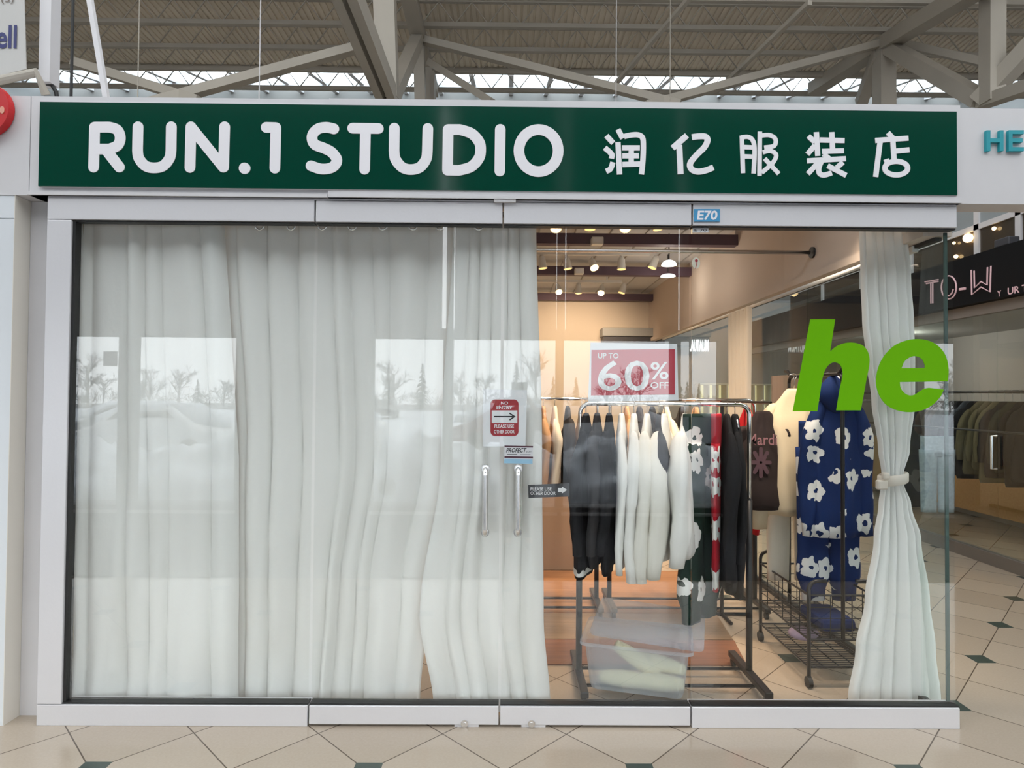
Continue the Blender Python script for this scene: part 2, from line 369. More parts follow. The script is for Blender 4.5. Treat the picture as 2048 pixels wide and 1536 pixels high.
ROOFG = bpy.data.materials.new('dimming_roof_glass'); ROOFG.use_nodes = True; nt = ROOFG.node_tree; nt.nodes.clear()
_o = nt.nodes.new('ShaderNodeOutputMaterial'); _t = nt.nodes.new('ShaderNodeBsdfTransparent'); _t.inputs[0].default_value = (.49, .49, .49, 1); nt.links.new(_t.outputs[0], _o.inputs[0])  # grey tint on unseen glazing, added to dim daylight indoors
t = thing('window_7', (0, 0, DZ), 'unseen tinted glazing over the walkway, added to dim the daylight', 'skylight', kind='structure')
bm = NB(); v = [bm.verts.new(p) for p in ((-18, -4.5, DZ+.1), (18, -4.5, DZ+.1), (18, 4.0, DZ+.1), (-18, 4.0, DZ+.1))]; bm.faces.new(v)
v = [bm.verts.new(p) for p in ((-18, -4.48, 5.3), (18, -4.48, 5.3), (18, -4.48, DZ+.1), (-18, -4.48, DZ+.1))]; bm.faces.new(v); obj('glazing', bm, ROOFG, t)
for k in range(13): x = -18+3*k; bm = NB(); box(bm, x-.06, -4.5, DZ-.08, x+.06, 4, DZ+.09); obj('rafter', bm, STEELP, t)

def L3(px, py, Y): return U(px, py, Y-3.13)       # pixel at a distance Y from the lens
# first roof truss, left of centre
t = thing('roof_truss', (-2.5, 9, 0), 'heavy beige steel truss rising behind the word STUDIO', 'truss')
x = -2.54
def tb(name, a, b, w, h=None):
    bm = NB(); beam(bm, a, b, w, h); return obj(name, bm, STEELP, t)
tb('bottom_chord', (x-.12, 4, 7.85), (x-.12, 10.1, 7.85), .16, .36); tb('bottom_chord', (x+.12, 4, 7.85), (x+.12, 10.1, 7.85), .16, .36)
tb('web', (x, 9.85, 7.85), (x, 8.9, 11.6), .42, .30)
tb('web', (x, 9.9, 7.75), (x, 14.0, 11.5), .3, .3)
tb('top_chord', (x, 5, 11.6), (x, 17.3, 11.6), .38, .34)
tb('column', (x, 15.6, 0), (x, 15.6, 11.5), .42, .42); tb('web', (x, 14.1, 11.4), (x, 15.5, 7.5), .3, .3)
tb('flange', (x+.25, 15.6, 0), (x+.25, 15.6, 11.3), .08, .55)
# second roof truss, right
t = thing('roof_truss', (10, 13, 0), 'heavy beige steel truss fanning out above the far right of the green sign', 'truss')
n0 = L3(1768, 88, 17)
tb('top_chord', L3(1990, -45, 12.5), n0, .42, .36); tb('top_chord', n0, L3(1628, 178, 20), .42, .36)
tb('web', n0, L3(1962, 200, 13.5), .32, .32); tb('column', n0, (n0.x, n0.y, 0), .42, .42)
tb('web', L3(1758, 105, 17), L3(1722, 205, 18.5), .3, .3)
tb('hanger', L3(1985, -30, 13.2), L3(1984, 205, 13.2), .34, .34)
tb('web', L3(2075, 80, 12.5), L3(1958, 205, 13.5), .34, .34); tb('web', L3(2080, 165, 12), L3(1965, 205, 13.5), .3, .24)
# long sway braces crossing below the deck
for nm, a, b, lab in (('roof_brace', L3(838, 78, 17.2), L3(1360, 210, 15), 'long diagonal brace running down right from the truss behind STUDIO'),
                      ('roof_brace', L3(1766, 86, 17), L3(1290, 212, 15), 'long diagonal brace running down left from the right-hand truss'),
                      ('roof_brace', L3(1790, 84, 17), L3(2010, 135, 15), 'short diagonal brace running right from the right-hand truss'),
                      ('roof_brace', L3(742, 88, 14), L3(300, 208, 13), 'long diagonal brace running down left from the truss behind STUDIO'),
                      ('roof_brace', L3(150, 125, 14), L3(400, 203, 13), 'diagonal brace running down right behind the letter R'),
                      ('roof_brace', L3(860, 125, 17.4), L3(985, 205, 16), 'short brace below the truss beside the letter D'),
                      ('roof_brace', L3(1380, -5, 14), L3(1225, 175, 17), 'thin diagonal strut above the first Chinese character'),
                      ('roof_brace', L3(1620, 5, 13), L3(1430, 185, 17), 'thin diagonal strut above the third Chinese character')):
    bm = NB(); thin = 'strut' in lab; beam(bm, a, b, .1 if thin else .24, .1 if thin else .18); tag(obj(nm, bm, STEELP), lab, 'brace')
for px, Y, lab in ((275, 12, 'thin steel drop rod above the letters RU'), (518, 12, 'thin white drop rod above the dot of the sign'), (1232, 14, 'thin white drop rod over the first Chinese character'), (1340, 14, 'thin dark drop rod over the second Chinese character')):
    a = L3(px, 215, Y); bm = NB(); tube(bm, [(a.x, a.y, a.z-1), (a.x, a.y, DZ)], .011, 6); tag(obj('drop_rod', bm, STEELP if 'dark' in lab or 'steel' in lab else ALU_W), lab, 'rod')

# ------------------------------------------------------------------ storefront
def P0(px, py): return U(px, py, 0)
xL = (P0(97, 398).x+P0(70, 1450).x)/2; xG = (P0(145, 440).x+P0(120, 1398).x)/2
xS = [(P0(a, 403).x+P0(b, 1456).x)/2 for a, b in ((633, 613), (1008, 997), (1386, 1381))]
xR = (P0(1915, 440).x+P0(1919, 1440).x)/2
zT = P0(1008, 447).z; zRB = P0(1000, 1413).z; zH = P0(1000, 402).z
SB, ST = P0(1000, 384).z, P0(1000, 217).z           # sign band
xS0, xS1 = (P0(88, 209).x+P0(80, 375).x)/2, (P0(1907, 228).x+P0(1910, 393).x)/2
FT, FB = P0(1000, 203).z, P0(1000, 400).z           # fascia top, bottom
GY0, GY1 = .026, .038
# the two fixed lights
def fixed(name, x0, x1, label, jamb=None):
    t = thing(name, ((x0+x1)/2, 0, 0), label, 'window', kind='structure')
    bm = NB(); box(bm, x0, 0, zT, x1, .07, zH-.004, .003); obj('top_rail', bm, ALU, t)
    bm = NB(); box(bm, x0, 0, 0, x1, .09, zRB, .003); obj('bottom_rail', bm, ALU, t)
    g0 = x0
    if jamb: bm = NB(); box(bm, x0, 0, zRB+.002, jamb, .07, zT-.002, .003); obj('jamb', bm, ALU, t); g0 = jamb
    bm = NB(); box(bm, g0+.003, GY0, zRB-.02, x1-.004, GY1, zT+.02); obj('pane', bm, GLASS, t)
    bm = NB(); box(bm, g0, .010, zT-.008, x1, .055, zT-.001); box(bm, g0, .008, zRB+.001, x1, .06, zRB+.008)
    if jamb: box(bm, g0, .012, zRB, g0+.014, .055, zT)
    obj('gasket', bm, BLACK, t); return t
fixed('window_2', xL, xS[0]-.004, 'fixed glass front left of the doors, curtain behind it', xG)
fixed('window_3', xS[2]+.004, xR, 'fixed glass front right of the doors with green letters on it')
def leaf(name, x0, x1, hx, lx, label):
    t = thing(name, ((x0+x1)/2, 0, 0), label, 'door', kind='structure')
    bm = NB(); box(bm, x0, 0, zT, x1, .07, zH-.006, .003); obj('top_rail', bm, ALU, t)
    bm = NB(); box(bm, x0, 0, .012, x1, .07, zRB, .003); br = obj('bottom_rail', bm, ALU, t)
    bm = NB(); c = U(lx, 1447, 0); disc(bm, (c.x, -.005, c.z), .018, .006); disc(bm, (c.x, -.008, c.z), .008, .004); obj('lock', bm, STEEL, br)
    bm = NB(); box(bm, lx and U(lx, 1447, 0).x-.05, .005, 0, U(lx, 1447, 0).x+.07, .06, .0115); obj('sweep', bm, ALU, br)
    bm = NB(); box(bm, x0+.004, GY0, zRB-.02, x1-.004, GY1, zT+.02); obj('pane', bm, GLASS, t)
    bm = NB(); box(bm, x0, .010, zT-.008, x1, .055, zT-.001); box(bm, x0, .008, zRB+.001, x1, .06, zRB+.008); obj('gasket', bm, BLACK, t)
    a, b = U(hx, 940, -.03), U(hx-2, 1070, -.03); x = (a.x+b.x)/2
    for nm, s in (('handle', -1), ('handle', 1)):
        y = GY0 if s < 0 else GY1; o = .055*s; pts = [(x, y+s*.001, a.z), (x, y+o*.55, a.z)]
        pts += [(x, y+o*(.55+.45*math.sin(k*PI/12)), a.z-.025*(1-math.cos(k*PI/12))) for k in range(1, 7)]
        pts += [(x, y+o*(.55+.45*math.cos(k*PI/12)), b.z+.025*(1-math.sin(k*PI/12))) for k in range(0, 7)]
        pts += [(x, y+s*.001, b.z)]
        bm = NB(); tube(bm, pts, .0125, 12)
        disc(bm, (x, y-.006 if s < 0 else y, a.z), .02, .006); disc(bm, (x, y-.006 if s < 0 else y, b.z), .02, .006)
        obj(nm, bm, STEEL, t, smooth=False)
leaf('door_1', xS[0]+.004, xS[1]-.004, 971, 929, 'left glass door leaf with steel pull handle')
leaf('door_2', xS[1]+.004, xS[2]-.004, 1037, 1063, 'right glass door leaf with steel pull handle and lock')
c = U(1010, 403, 0); bm = NB(); box(bm, c.x-.055, -.018, c.z-.009, c.x+.055, -.001, c.z+.011, .003)
tag(obj('pivot_cover', bm, ALU_W), 'small white pivot cover above the gap between the doors', 'cover')
# fascia
xF0 = P0(62, 300).x; xF1 = P0(1917, 300).x; xM = P0(658, 300).x
bm = NB(); box(bm, xF0, -.004, FB, xM, .2, FT); struct('trim_1', bm, ALU_W)
bm = NB(); box(bm, xM+.001, -.014, FB, xF1, .2, FT); struct('trim_2', bm, ALU_W)
bm = NB(); box(bm, xF0-.005, -.016, FB, xM-.002, .2, FB+.016); struct('trim_3', bm, ALU_W)
bm = NB(); box(bm, xM+.003, -.024, FB, xF1, .2, FB+.014); struct('trim_4', bm, ALU_W)
bm = NB(); box(bm, xL, .004, zH-.0035, xR, .19, FB-.0005); struct('trim_14', bm, ALU_W)
# shop sign
t = thing('shop_sign', ((xS0+xS1)/2, -.02, SB), 'long dark green shop sign reading RUN.1 STUDIO with five white Chinese characters', 'sign')
bm = NB(); box(bm, xS0, -.020, SB, xS1, -.0165, ST); obj('panel', bm, GREEN, t)
bm = NB(); box(bm, xS0, -.0165, SB, xS1, -.0045, ST); obj('backing', bm, ALU_W, t)
SGY = -.0232
def letter(strokes, z, w, rnd=True, name='letter'):
    mp = pxmap(*z, SGY); bm = NB()
    for s in strokes:
        pts, smooth, closed = s if isinstance(s, tuple) and len(s) == 3 and isinstance(s[1], bool) else (s, False, False)
        pp = [(p.x, p.y) for p in smoothpath(pts, 6, closed)] if smooth else pts
        stroke(bm, pp, w, mp, SGY, .003, rnd, closed)
    return obj(name, bm, WHITE, t)
Z1, Z2, Z3 = (0, 0, .34180), (600, 0, .34180), (1300, 0, .36523)
Z5, Z6 = (1180, 240, .16602), (1520, 240, .16602)
def ell(cx, cy, rx, ry, n=40): return ([(cx+rx*math.cos(2*PI*k/n), cy+ry*math.sin(2*PI*k/n)) for k in range(n)], False, True)
letter([[(553, 745), (547, 978)], [(553, 744), (640, 744)], ([(640, 744), (685, 760), (703, 805), (688, 850), (640, 872)], True, False), [(640, 872), (570, 872)], [(622, 880), (698, 978)]], Z1, 62)
letter([[(807, 742), (804, 880)], ([(804, 880), (812, 925), (850, 970), (902, 982), (955, 970), (992, 925), (1000, 880)], True, False), [(1000, 880), (1002, 742)]], Z1, 62)
letter([[(1117, 742), (1111, 980)], [(1119, 746), (1306, 978)], [(1314, 742), (1308, 978)]], Z1, 62)
letter([[(1430, 984), (1432, 985)]], Z1, 66)
letter([[(1557, 745), (1614, 747)], [(1614, 747), (1608, 984)]], Z1, 62)
letter([([(198, 754), (155, 745), (110, 752), (79, 778), (70, 812), (88, 846), (138, 866), (184, 890), (214, 930), (205, 965), (172, 985), (120, 988), (64, 970)], True, False)], Z2, 62)
letter([[(308, 750), (458, 752)], [(383, 752), (378, 990)]], Z2, 62)
letter([[(552, 750), (550, 880)], ([(550, 880), (558, 930), (597, 978), (648, 992), (702, 978), (738, 930), (745, 880)], True, False), [(745, 880), (748, 752)]], Z2, 62)
letter([[(867, 758), (863, 996)], [(867, 758), (935, 758)], ([(935, 758), (1005, 782), (1048, 830), (1057, 875), (1047, 925), (1002, 975), (930, 997)], True, False), [(930, 997), (863, 996)]], Z2, 62)
letter([[(1172, 757), (1169, 1000)]], Z2, 62)
letter([ell(1396, 881, 115, 123)], Z2, 62)
letter([[(197, 188), (280, 278)], ([(178, 333), (235, 383), (264, 420), (258, 465)], True, False), ([(276, 508), (262, 555), (240, 595), (195, 618)], True, False), [(337, 112), (395, 222)], [(337, 266), (357, 656)],
        ([(412, 198), (500, 180), (585, 180), (633, 215), (643, 300), (638, 480), (620, 655)], True, False), [(385, 336), (600, 336)], [(390, 431), (590, 430)], [(390, 536), (605, 530)], [(497, 336), (497, 536)]], Z5, 64, False)
letter([[(1168, 186), (995, 338)], [(1076, 300), (1092, 652)], ([(1228, 206), (1310, 196), (1390, 200), (1416, 245), (1380, 325), (1290, 415), (1216, 505), (1206, 560), (1240, 605), (1310, 622), (1400, 605), (1487, 570)], True, False)], Z5, 72, False)
letter([[(503, 742), (510, 948)], ([(500, 752), (540, 750), (566, 775), (573, 830), (568, 950)], True, False), [(512, 805), (562, 807)], [(514, 856), (562, 858)], [(602, 720), (600, 963)],
        ([(602, 743), (655, 740), (687, 762), (680, 798), (626, 808)], True, False), ([(618, 834), (660, 826), (691, 848), (672, 892), (612, 946)], True, False), [(628, 868), (706, 952)]], Z3, 24, False)
letter([[(583, 192), (660, 266)], [(680, 145), (697, 432)], [(662, 305), (572, 412)], [(722, 240), (1020, 248)], [(866, 145), (876, 380)], [(748, 378), (1012, 370)], [(765, 408), (842, 472)], [(567, 492), (1036, 465)], [(715, 498), (578, 648)],
        ([(740, 500), (710, 575), (716, 640), (770, 664), (866, 636)], True, False), [(1000, 508), (925, 575)], [(816, 550), (1040, 668)]], Z6, 62, False)
letter([[(1542, 152), (1610, 226)], [(1390, 246), (1790, 218)], [(1450, 250), (1395, 685)], [(1603, 262), (1618, 490)], [(1612, 376), (1802, 358)], ell(1643, 580, 138, 82), [(1560, 490), (1500, 510)]], Z6, 62, False)

# neighbours: left
xN0 = (P0(31, 430).x+P0(5, 1440).x)/2; xN1 = xL
bm = NB(); box(bm, -6, -.004, FB+.0, xF0-.004, .55, FT); struct('trim_6', bm, ALU_W)
bm = NB(); box(bm, -6, 0, 0, xN0, .14, P0(10, 436).z-.003); struct('wall_front', bm, PANELW)
bm = NB(); box(bm, -6, 0, P0(10, 436).z, xN0, .14, FB-.001); struct('trim_7', bm, PANELW)
bm = NB(); box(bm, xN0+.004, .10, 0, xN1-.001, .2, FB-.001); struct('trim_8', bm, ALU_W)
bm = NB(); box(bm, xN0+.0005, -.004, 0, xN0+.0035, .0995, FB-.001); struct('trim_13', bm, PILL)
c = U(-38, 215, -.05)
t = thing('round_sign', c, 'red round sign cut off by the left edge of the photo', 'sign')
bm = NB(); disc(bm, (c.x, -.05, c.z), .135, .04, 48); obj('disc', bm, mat('red_enamel', (.55, .008, .012), .35), t)
bm = NB(); disc(bm, (c.x+.105, -.053, c.z-.012), .011, .003, 20, rz=.018); obj('emblem', bm, mat('salmon_print', (.75, .35, .25), .5), t)
# hanging banner and posts, upper left
cb = [U(-70, -40, .4), U(47, -40, .4), U(52, 138, .4), U(-70, 168, .4)]
t = thing('hanging_banner', cb[2], 'white hanging banner with blue letters in the top left corner', 'banner')
bm = NB(); A = [bm.verts.new(p) for p in cb]; B = [bm.verts.new(p+Vector((0, .006, 0))) for p in cb]; bm.faces.new(A); bm.faces.new(B[::-1])
for i in range(4): bm.faces.new((A[i], B[i], B[(i+1) % 4], A[(i+1) % 4]))
obj('cloth', bm, mat('grey_white_banner', (.50, .49, .47), .7), t)
BLUE = mat('navy_ink', (.01, .015, .12), .5)
text_px('lettering', 'ell', -8, 50, 33, 97, .396, BLUE, t, .02); text_px('lettering', '(S)', 2, -8, 27, 8, .396, mat('grey_ink', (.15, .12, .1), .6), t)
bm = NB(); tube(bm, [cb[3]-Vector((0, 0, .02)), cb[2]+Vector((.06, 0, -.02)), U(92, 190, .45)], .024, 10); obj('bottom_rod', bm, STEELP, t)
a, b = U(97, 170, .5), U(101, -60, .5)
t = thing('ceiling_post', (a.x, .5, a.z), 'square white post hanging beside the banner, top left', 'post')
bm = NB(); box(bm, a.x-.03, .46, a.z, a.x+.035, .54, DZ); obj('shaft', bm, ALU_W, t)
bm = NB(); tube(bm, [(a.x-.02, .5, a.z+.01), (a.x+.02, .5, a.z-.0), (a.x+.045, .5, a.z-.04), (a.x+.055, .5, a.z-.1)], .012, 8); obj('cable', bm, RUBBER, t)
a = U(142, 200, .5); bm = NB(); tube(bm, [(a.x, .5, a.z-.2), (a.x, .5, DZ)], .008, 8); tag(obj('hanger_rod', bm, RUBBER), 'thin black rod rising from the fascia above the letter R', 'rod')
bm = NB(); beam(bm, U(213, 198, .5), U(170, -60, .5), .028, .028); tag(obj('hanger_bar', bm, ALU_W), 'slim white slanting bar above the left end of the green sign', 'bar')
c = U(632, 200, .1); bm = NB(); box(bm, c.x-.06, .08, FT, c.x+.06, .2, FT+.02, .004); tag(obj('cover_plate', bm, PWHITE), 'small flat plate lying on top of the fascia', 'plate')
# neighbours: right fascia over the side passage
bm = NB(); box(bm, xF1+.002, -.006, P0(1990, 409).z, 9, .13, P0(1990, 218).z); struct('trim_9', bm, ALU_W)
TEAL = mat('teal_letters', (.01, .30, .36), .4)
t = thing('neighbour_sign', U(2010, 300, -.01), 'teal raised letters HE on the white fascia right of the green sign', 'sign')
for ss in ([[(1851, 715), (1851, 828)], [(1923, 715), (1923, 828)], [(1851, 770), (1923, 770)]], [[(1972, 715), (1972, 828)], [(1962, 725), (2044, 725)], [(1962, 770), (2038, 770)], [(1962, 818), (2044, 818)]]):
    bm = NB()
    for s in ss: stroke(bm, s, 21, pxmap(*Z3, -.02), -.024, .017, False)
    obj('letter', bm, TEAL, t)

# ------------------------------------------------------------------ signs on rail and glass
t = thing('unit_number_sign', U(1413, 431, -.01), 'small blue unit sign reading E70 on the aluminium top rail', 'sign')
bm = NB(); quad_px(bm, [(1388, 418), (1440, 418), (1440, 443), (1388, 443)], -.006, .005); obj('plate', bm, mat('sky_blue_print', (.06, .30, .55), .4), t)
text_px('lettering', 'E70', 1394, 421, 1434, 440, -.0068, WHITE, t, .03, .05)
t = thing('unit_number_label', U(1400, 460, .02), 'tiny white label reading E 70 at the top of the right pane', 'label')
bm = NB(); quad_px(bm, [(1385, 455), (1417, 455), (1417, 465), (1385, 465)], .023, .002); obj('paper', bm, PAPER, t)
text_px('lettering', 'E 70', 1389, 457.5, 1413, 463, .0225, INK, t)
c = U(1392, 526, .044); t = thing('oval_sticker', c, 'cream oval sticker with a red dot near the top of the right pane', 'sticker')
bm = NB(); disc(bm, c, .021, .002, 28, rz=.029); obj('paper', bm, mat('cream_sticker', (.75, .70, .58), .6), t)
bm = NB(); disc(bm, c+Vector((.002, -.0006, .012)), .008, .0005, 16); stroke(bm, [(1394, 525), (1391, 537)], 1.4, pxmap(0, 0, 1, .0433), .0433, .0004); obj('print', bm, DKRED, t)
# big green letters
t = thing('vinyl_lettering', U(1740, 730, .02), 'large lime green letters he on the right glass pane', 'lettering')
Z8 = pxmap(1560, 620, .17578, .0225)
def sm(pts): return [(p.x, p.y) for p in smoothpath(pts, 5)]
h_ = [(345, 105), (628, 105), (572, 470)] + sm([(575, 470), (640, 415), (740, 375), (840, 372), (930, 397), (990, 455), (1018, 540), (1015, 640), (990, 760)]) + [(920, 1142), (640, 1142)] + sm([(680, 900), (712, 750), (708, 680), (680, 620), (620, 595), (560, 620), (510, 690), (480, 790)]) + [(425, 1152), (145, 1152)]
bm = NB(); polyfill(bm, [h_], Z8, .0225, .002); obj('letter', bm, LIME, t)
e_ = [(1912, 812), (1365, 820)] + sm([(1365, 830), (1372, 880), (1398, 925), (1440, 960), (1490, 972), (1540, 960), (1585, 928), (1640, 895)]) + [(1700, 885), (1865, 905)] + sm([(1850, 940), (1830, 980), (1760, 1060), (1660, 1125), (1540, 1158), (1420, 1160), (1300, 1130), (1200, 1070), (1130, 970), (1095, 850), (1100, 730), (1140, 600), (1210, 490), (1310, 400), (1440, 345), (1560, 330), (1680, 345), (1790, 400), (1870, 490), (1910, 600), (1920, 700)])
eh = [(1385, 660), (1645, 660)] + sm([(1648, 630), (1620, 565), (1570, 532), (1510, 527), (1440, 562), (1402, 610)])
bm = NB(); polyfill(bm, [e_, eh], Z8, .0225, .002); obj('letter', bm, LIME, t)
# sale poster (inside face of the glass)
t = thing('sale_poster', U(1266, 745, .046), 'red and white sale poster reading UP TO 60% OFF on the right door', 'poster')
bm = NB(); quad_px(bm, [(1181, 685), (1354, 688), (1357, 801), (1176, 804)], .046, .0015); obj('paper', bm, PAPER, t)
bm = NB(); quad_px(bm, [(1183, 700), (1350, 698), (1350, 789), (1182, 791)], .0452, .0006); obj('print', bm, RED, t)
W2 = mat('white_print', (.8, .8, .82), .6)
for s, l, tt, r, b, o in (('UP TO', 1196, 706, 1237, 717, .012), ('60', 1195, 721, 1299, 782, .008), ('%', 1301, 724, 1337, 759, .012), ('OFF', 1301, 764, 1337, 777, .012)):
    text_px('lettering', s, l, tt, r, b, .0446, W2, t, o)
# no-entry notice
t = thing('no_entry_notice', U(1010, 836, .05), 'white sheet with a red NO ENTRY PLEASE USE OTHER DOOR notice by the handles', 'notice')
bm = NB(); quad_px(bm, [(966, 778), (1054, 780), (1051, 893), (966, 893)], .0475, .001); obj('paper', bm, PAPER, t)
def rrect(l, tt, r, b, rad):
    out = []
    for cx, cy, a0 in ((r-rad, tt+rad, -90), (r-rad, b-rad, 0), (l+rad, b-rad, 90), (l+rad, tt+rad, 180)):
        out += [(cx+rad*math.cos(math.radians(a0+k*18)), cy+rad*math.sin(math.radians(a0+k*18))) for k in range(6)]
    return out
I_ = pxmap(0, 0, 1, .0468)
bm = NB(); polyfill(bm, [rrect(981, 799, 1037, 872, 9)], I_, .0468, .0004); obj('print', bm, DKRED, t)
bm = NB(); quad_px(bm, [(983.5, 821), (1034.5, 821), (1034.5, 846), (983.5, 846)], .0464, .0003); obj('print', bm, PAPER, t)
bm = NB()
for s in ([(988, 833), (1029, 833)], [(1019, 826.5), (1029, 833), (1019, 840)]): stroke(bm, s, 2.6, I_, .0460, .0003, False)
obj('arrow', bm, INK, t)
for s, l, tt, r, b in (('NO', 1002, 803, 1016, 809), ('ENTRY', 993, 812, 1025, 818), ('PLEASE USE', 989, 849, 1028, 856), ('OTHER DOOR', 988, 860, 1029, 867)):
    text_px('lettering', s, l, tt, r, b, .0464, W2, t, .02)
# security sticker
t = thing('security_sticker', U(1037, 910, .022), 'grey PROFECT security sticker with a blue strip above the right handle', 'sticker')
bm = NB(); quad_px(bm, [(1009, 891), (1066, 892), (1065, 928), (1008, 927)], .0235, .0015); obj('backing', bm, mat('pale_grey_print', (.55, .56, .58), .5), t)
bm = NB(); quad_px(bm, [(1009, 891), (1066, 892), (1066, 895), (1009, 894)], .0231, .0003); quad_px(bm, [(1009, 912.5), (1066, 913.5), (1066, 917), (1009, 916)], .0231, .0003); obj('stripe', bm, mat('maroon_print', (.06, .015, .03), .5), t)
bm = NB(); quad_px(bm, [(1009, 917.5), (1065, 918.5), (1065, 927.5), (1008, 926.5)], .0231, .0003); obj('strip', bm, mat('pale_blue_print', (.25, .45, .6), .5), t)
text_px('lettering', 'PROFECT', 1012, 896, 1051, 905, .0230, INK, t, .02, .06); text_px('lettering', 'SECURITY', 1052, 902, 1064, 905, .0230, INK, t)
bm = NB(); quad_px(bm, [(1014, 908.2), (1034, 908.2), (1034, 909.4), (1014, 909.4)], .0231, .0003); quad_px(bm, [(1040, 908.6), (1061, 908.6), (1061, 909.8), (1040, 909.8)], .0231, .0003); obj('print', bm, INK, t)
# black direction sticker
t = thing('direction_sticker', U(1096, 981, .046), 'black PLEASE USE OTHER DOOR sticker with a white arrow on the right door', 'sticker')
bm = NB(); quad_px(bm, [(1056, 970), (1139, 966), (1139, 993), (1057, 996)], .0455, .001); obj('backing', bm, PANELD, t)
text_px('lettering', 'PLEASE USE', 1061, 974.5, 1103, 981.5, .0449, W2, t, .01); text_px('lettering', 'OTHER DOOR', 1061, 983, 1111.5, 990, .0449, W2, t, .01)
bm = NB(); polyfill(bm, [[(1116, 976), (1124, 976), (1124, 973), (1134, 980), (1124, 987), (1124, 984), (1116, 984)]], pxmap(0, 0, 1, .0449), .0449, .0004); obj('arrow', bm, W2, t)

# ------------------------------------------------------------------ shop shell
XI0, XI1, YB, ZC = xG-.02, 2.2, 6.5, 3.25
bm = NB(); box(bm, XI0-.1, .12, 0, XI0, .6, 2.6); box(bm, XI0-.1, .6, 0, XI0, YB, ZC); struct('wall_shop_left', bm, BEIGE)
bm = NB(); box(bm, XI0-.1, YB, 0, XI1+.15, YB+.12, ZC); struct('wall_shop_back', bm, BEIGE)
bm = NB(); box(bm, XI0-.1, .56, ZC, XI1+.15, YB+.1, ZC+.1)
struct('ceiling_shop', bm, CEIL)
bm = NB(); zB = 2.48
box(bm, XI1-.03, .56, zB, XI1+.09, YB, ZC-.001); box(bm, XI1-.03, .075, zB, XI1+.09, .559, FB-.002); struct('trim_11', bm, BULK)
bm = NB(); box(bm, XI1-.06, .075, zB, XI1-.031, YB, zB+.05); struct('trim_12', bm, BULK)
for i in range(9):
    x = -.4+i*.35
    bm = NB(); box(bm, x-.006, .6, ZC-.012, x+.006, YB-.01, ZC-.0005); struct('trim_%d' % (20+i), bm, GREYW)
for nm, y, lab in (('ceiling_beam', 2.75, 'plum ceiling beam nearest the door, hung with a white box'), ('ceiling_beam', 4.25, 'middle plum ceiling beam in the shop'), ('ceiling_beam', 6.2, 'plum ceiling beam against the back wall of the shop')):
    bm = NB(); box(bm, XI0+.002, y, ZC-.17, XI1-.031, y+.10, ZC-.07); tag(obj(nm, bm, PURPLE), lab, 'beam', 'plum beams under the shop ceiling')
for px, py, y, lab in ((1194, 483, 2.70, 'white box on the plum beam nearest the door'), (1158, 543, 4.2, 'white box on the middle plum beam')):
    c = U(px, py, y); t = thing('emergency_light', c, lab, 'light')
    bm = NB(); box(bm, c.x-.055, c.y-.05, c.z-.035, c.x+.055, c.y+.045, c.z+.035, .008); obj('housing', bm, PWHITE, t)
    bm = NB(); box(bm, c.x-.04, c.y-.052, c.z-.022, c.x+.04, c.y-.0505, c.z+.022); obj('lens', bm, PAPER, t)
# side glass wall
t = thing('window_4', (XI1, 3, 0), 'glass side wall of the shop along the passage', 'window', kind='structure')
XG = P0(1903, 930).x
ys = [.05, 1.5, 2.95, 4.4, 6.45]
for a, b in zip(ys, ys[1:]):
    bm = NB(); box(bm, XG, a+.003, .03, XG+.012, b-.003, zB-.001 if a > .1 else zB-.001); obj('pane', bm, SIDEGLASS, t)
bm = NB(); box(bm, XG-.012, .095, 0, XG+.024, 6.45, .05); obj('bottom_rail', bm, BLACK, t)
bm = NB(); box(bm, XG-.012, .095, zB-.02, XG+.024, 6.45, zB-.001); obj('top_rail', bm, BLACK, t)
bm = NB(); box(bm, XG-.002, .04, zRB+.015, XG+.014, .049, zT-.015); obj('corner_seal', bm, mat('green_glass_edge', (.05, .09, .08), .3), t)
# track lights
SPOTS = [(1112, 457, 1.9, 'b', 0), (1180, 459, 2.1, 'r', 0), (1251, 457, 1.9, 'b', 0), (1317, 459, 2.1, 'r', .2), (1086, 537, 3.5, 'r', .15), (1136, 538, 3.5, 'r', .2), (1189, 536, 3.5, 'b', .3), (1243, 539, 3.5, 'r', 0), (1304, 536, 3.5, 'r', -.5),
         (1118, 584, 5.1, 'b', .2), (1157, 587, 5.1, 'r', 0), (1202, 586, 5.1, 'b', -.3), (1243, 586, 5.1, 'r', -.4)]
WHO = ['leftmost bright spotlight at the top of the right door', 'dim tilted spotlight between the two bright ones at the top of the right door', 'bright spotlight at the top right of the right door', 'amber spotlight by the seam of the right door, top row', 'leftmost spotlight of the middle row, beside the curtain', 'second spotlight from the curtain in the middle row', 'round bright spotlight in the middle row', 'fourth spotlight from the curtain in the middle row', 'steeply tilted amber spotlight at the right of the middle row', 'round bright spotlight at the left of the back row', 'downturned spotlight second in the back row', 'round bright spotlight third in the back row', 'tilted spotlight at the right end of the back row']
for y in (1.9, 3.5, 5.1):
    bm = NB(); box(bm, .1, y-.018, 3.14, 1.5, y+.018, 3.175)
    for x in (.3, 1.3): box(bm, x-.01, y-.01, 3.175, x+.01, y+.01, ZC)
    tag(obj('light_track', bm, PWHITE), {1.9: 'white light track nearest the glass front', 3.5: 'middle white light track of the shop', 5.1: 'light track nearest the back wall of the shop'}[y], 'track')
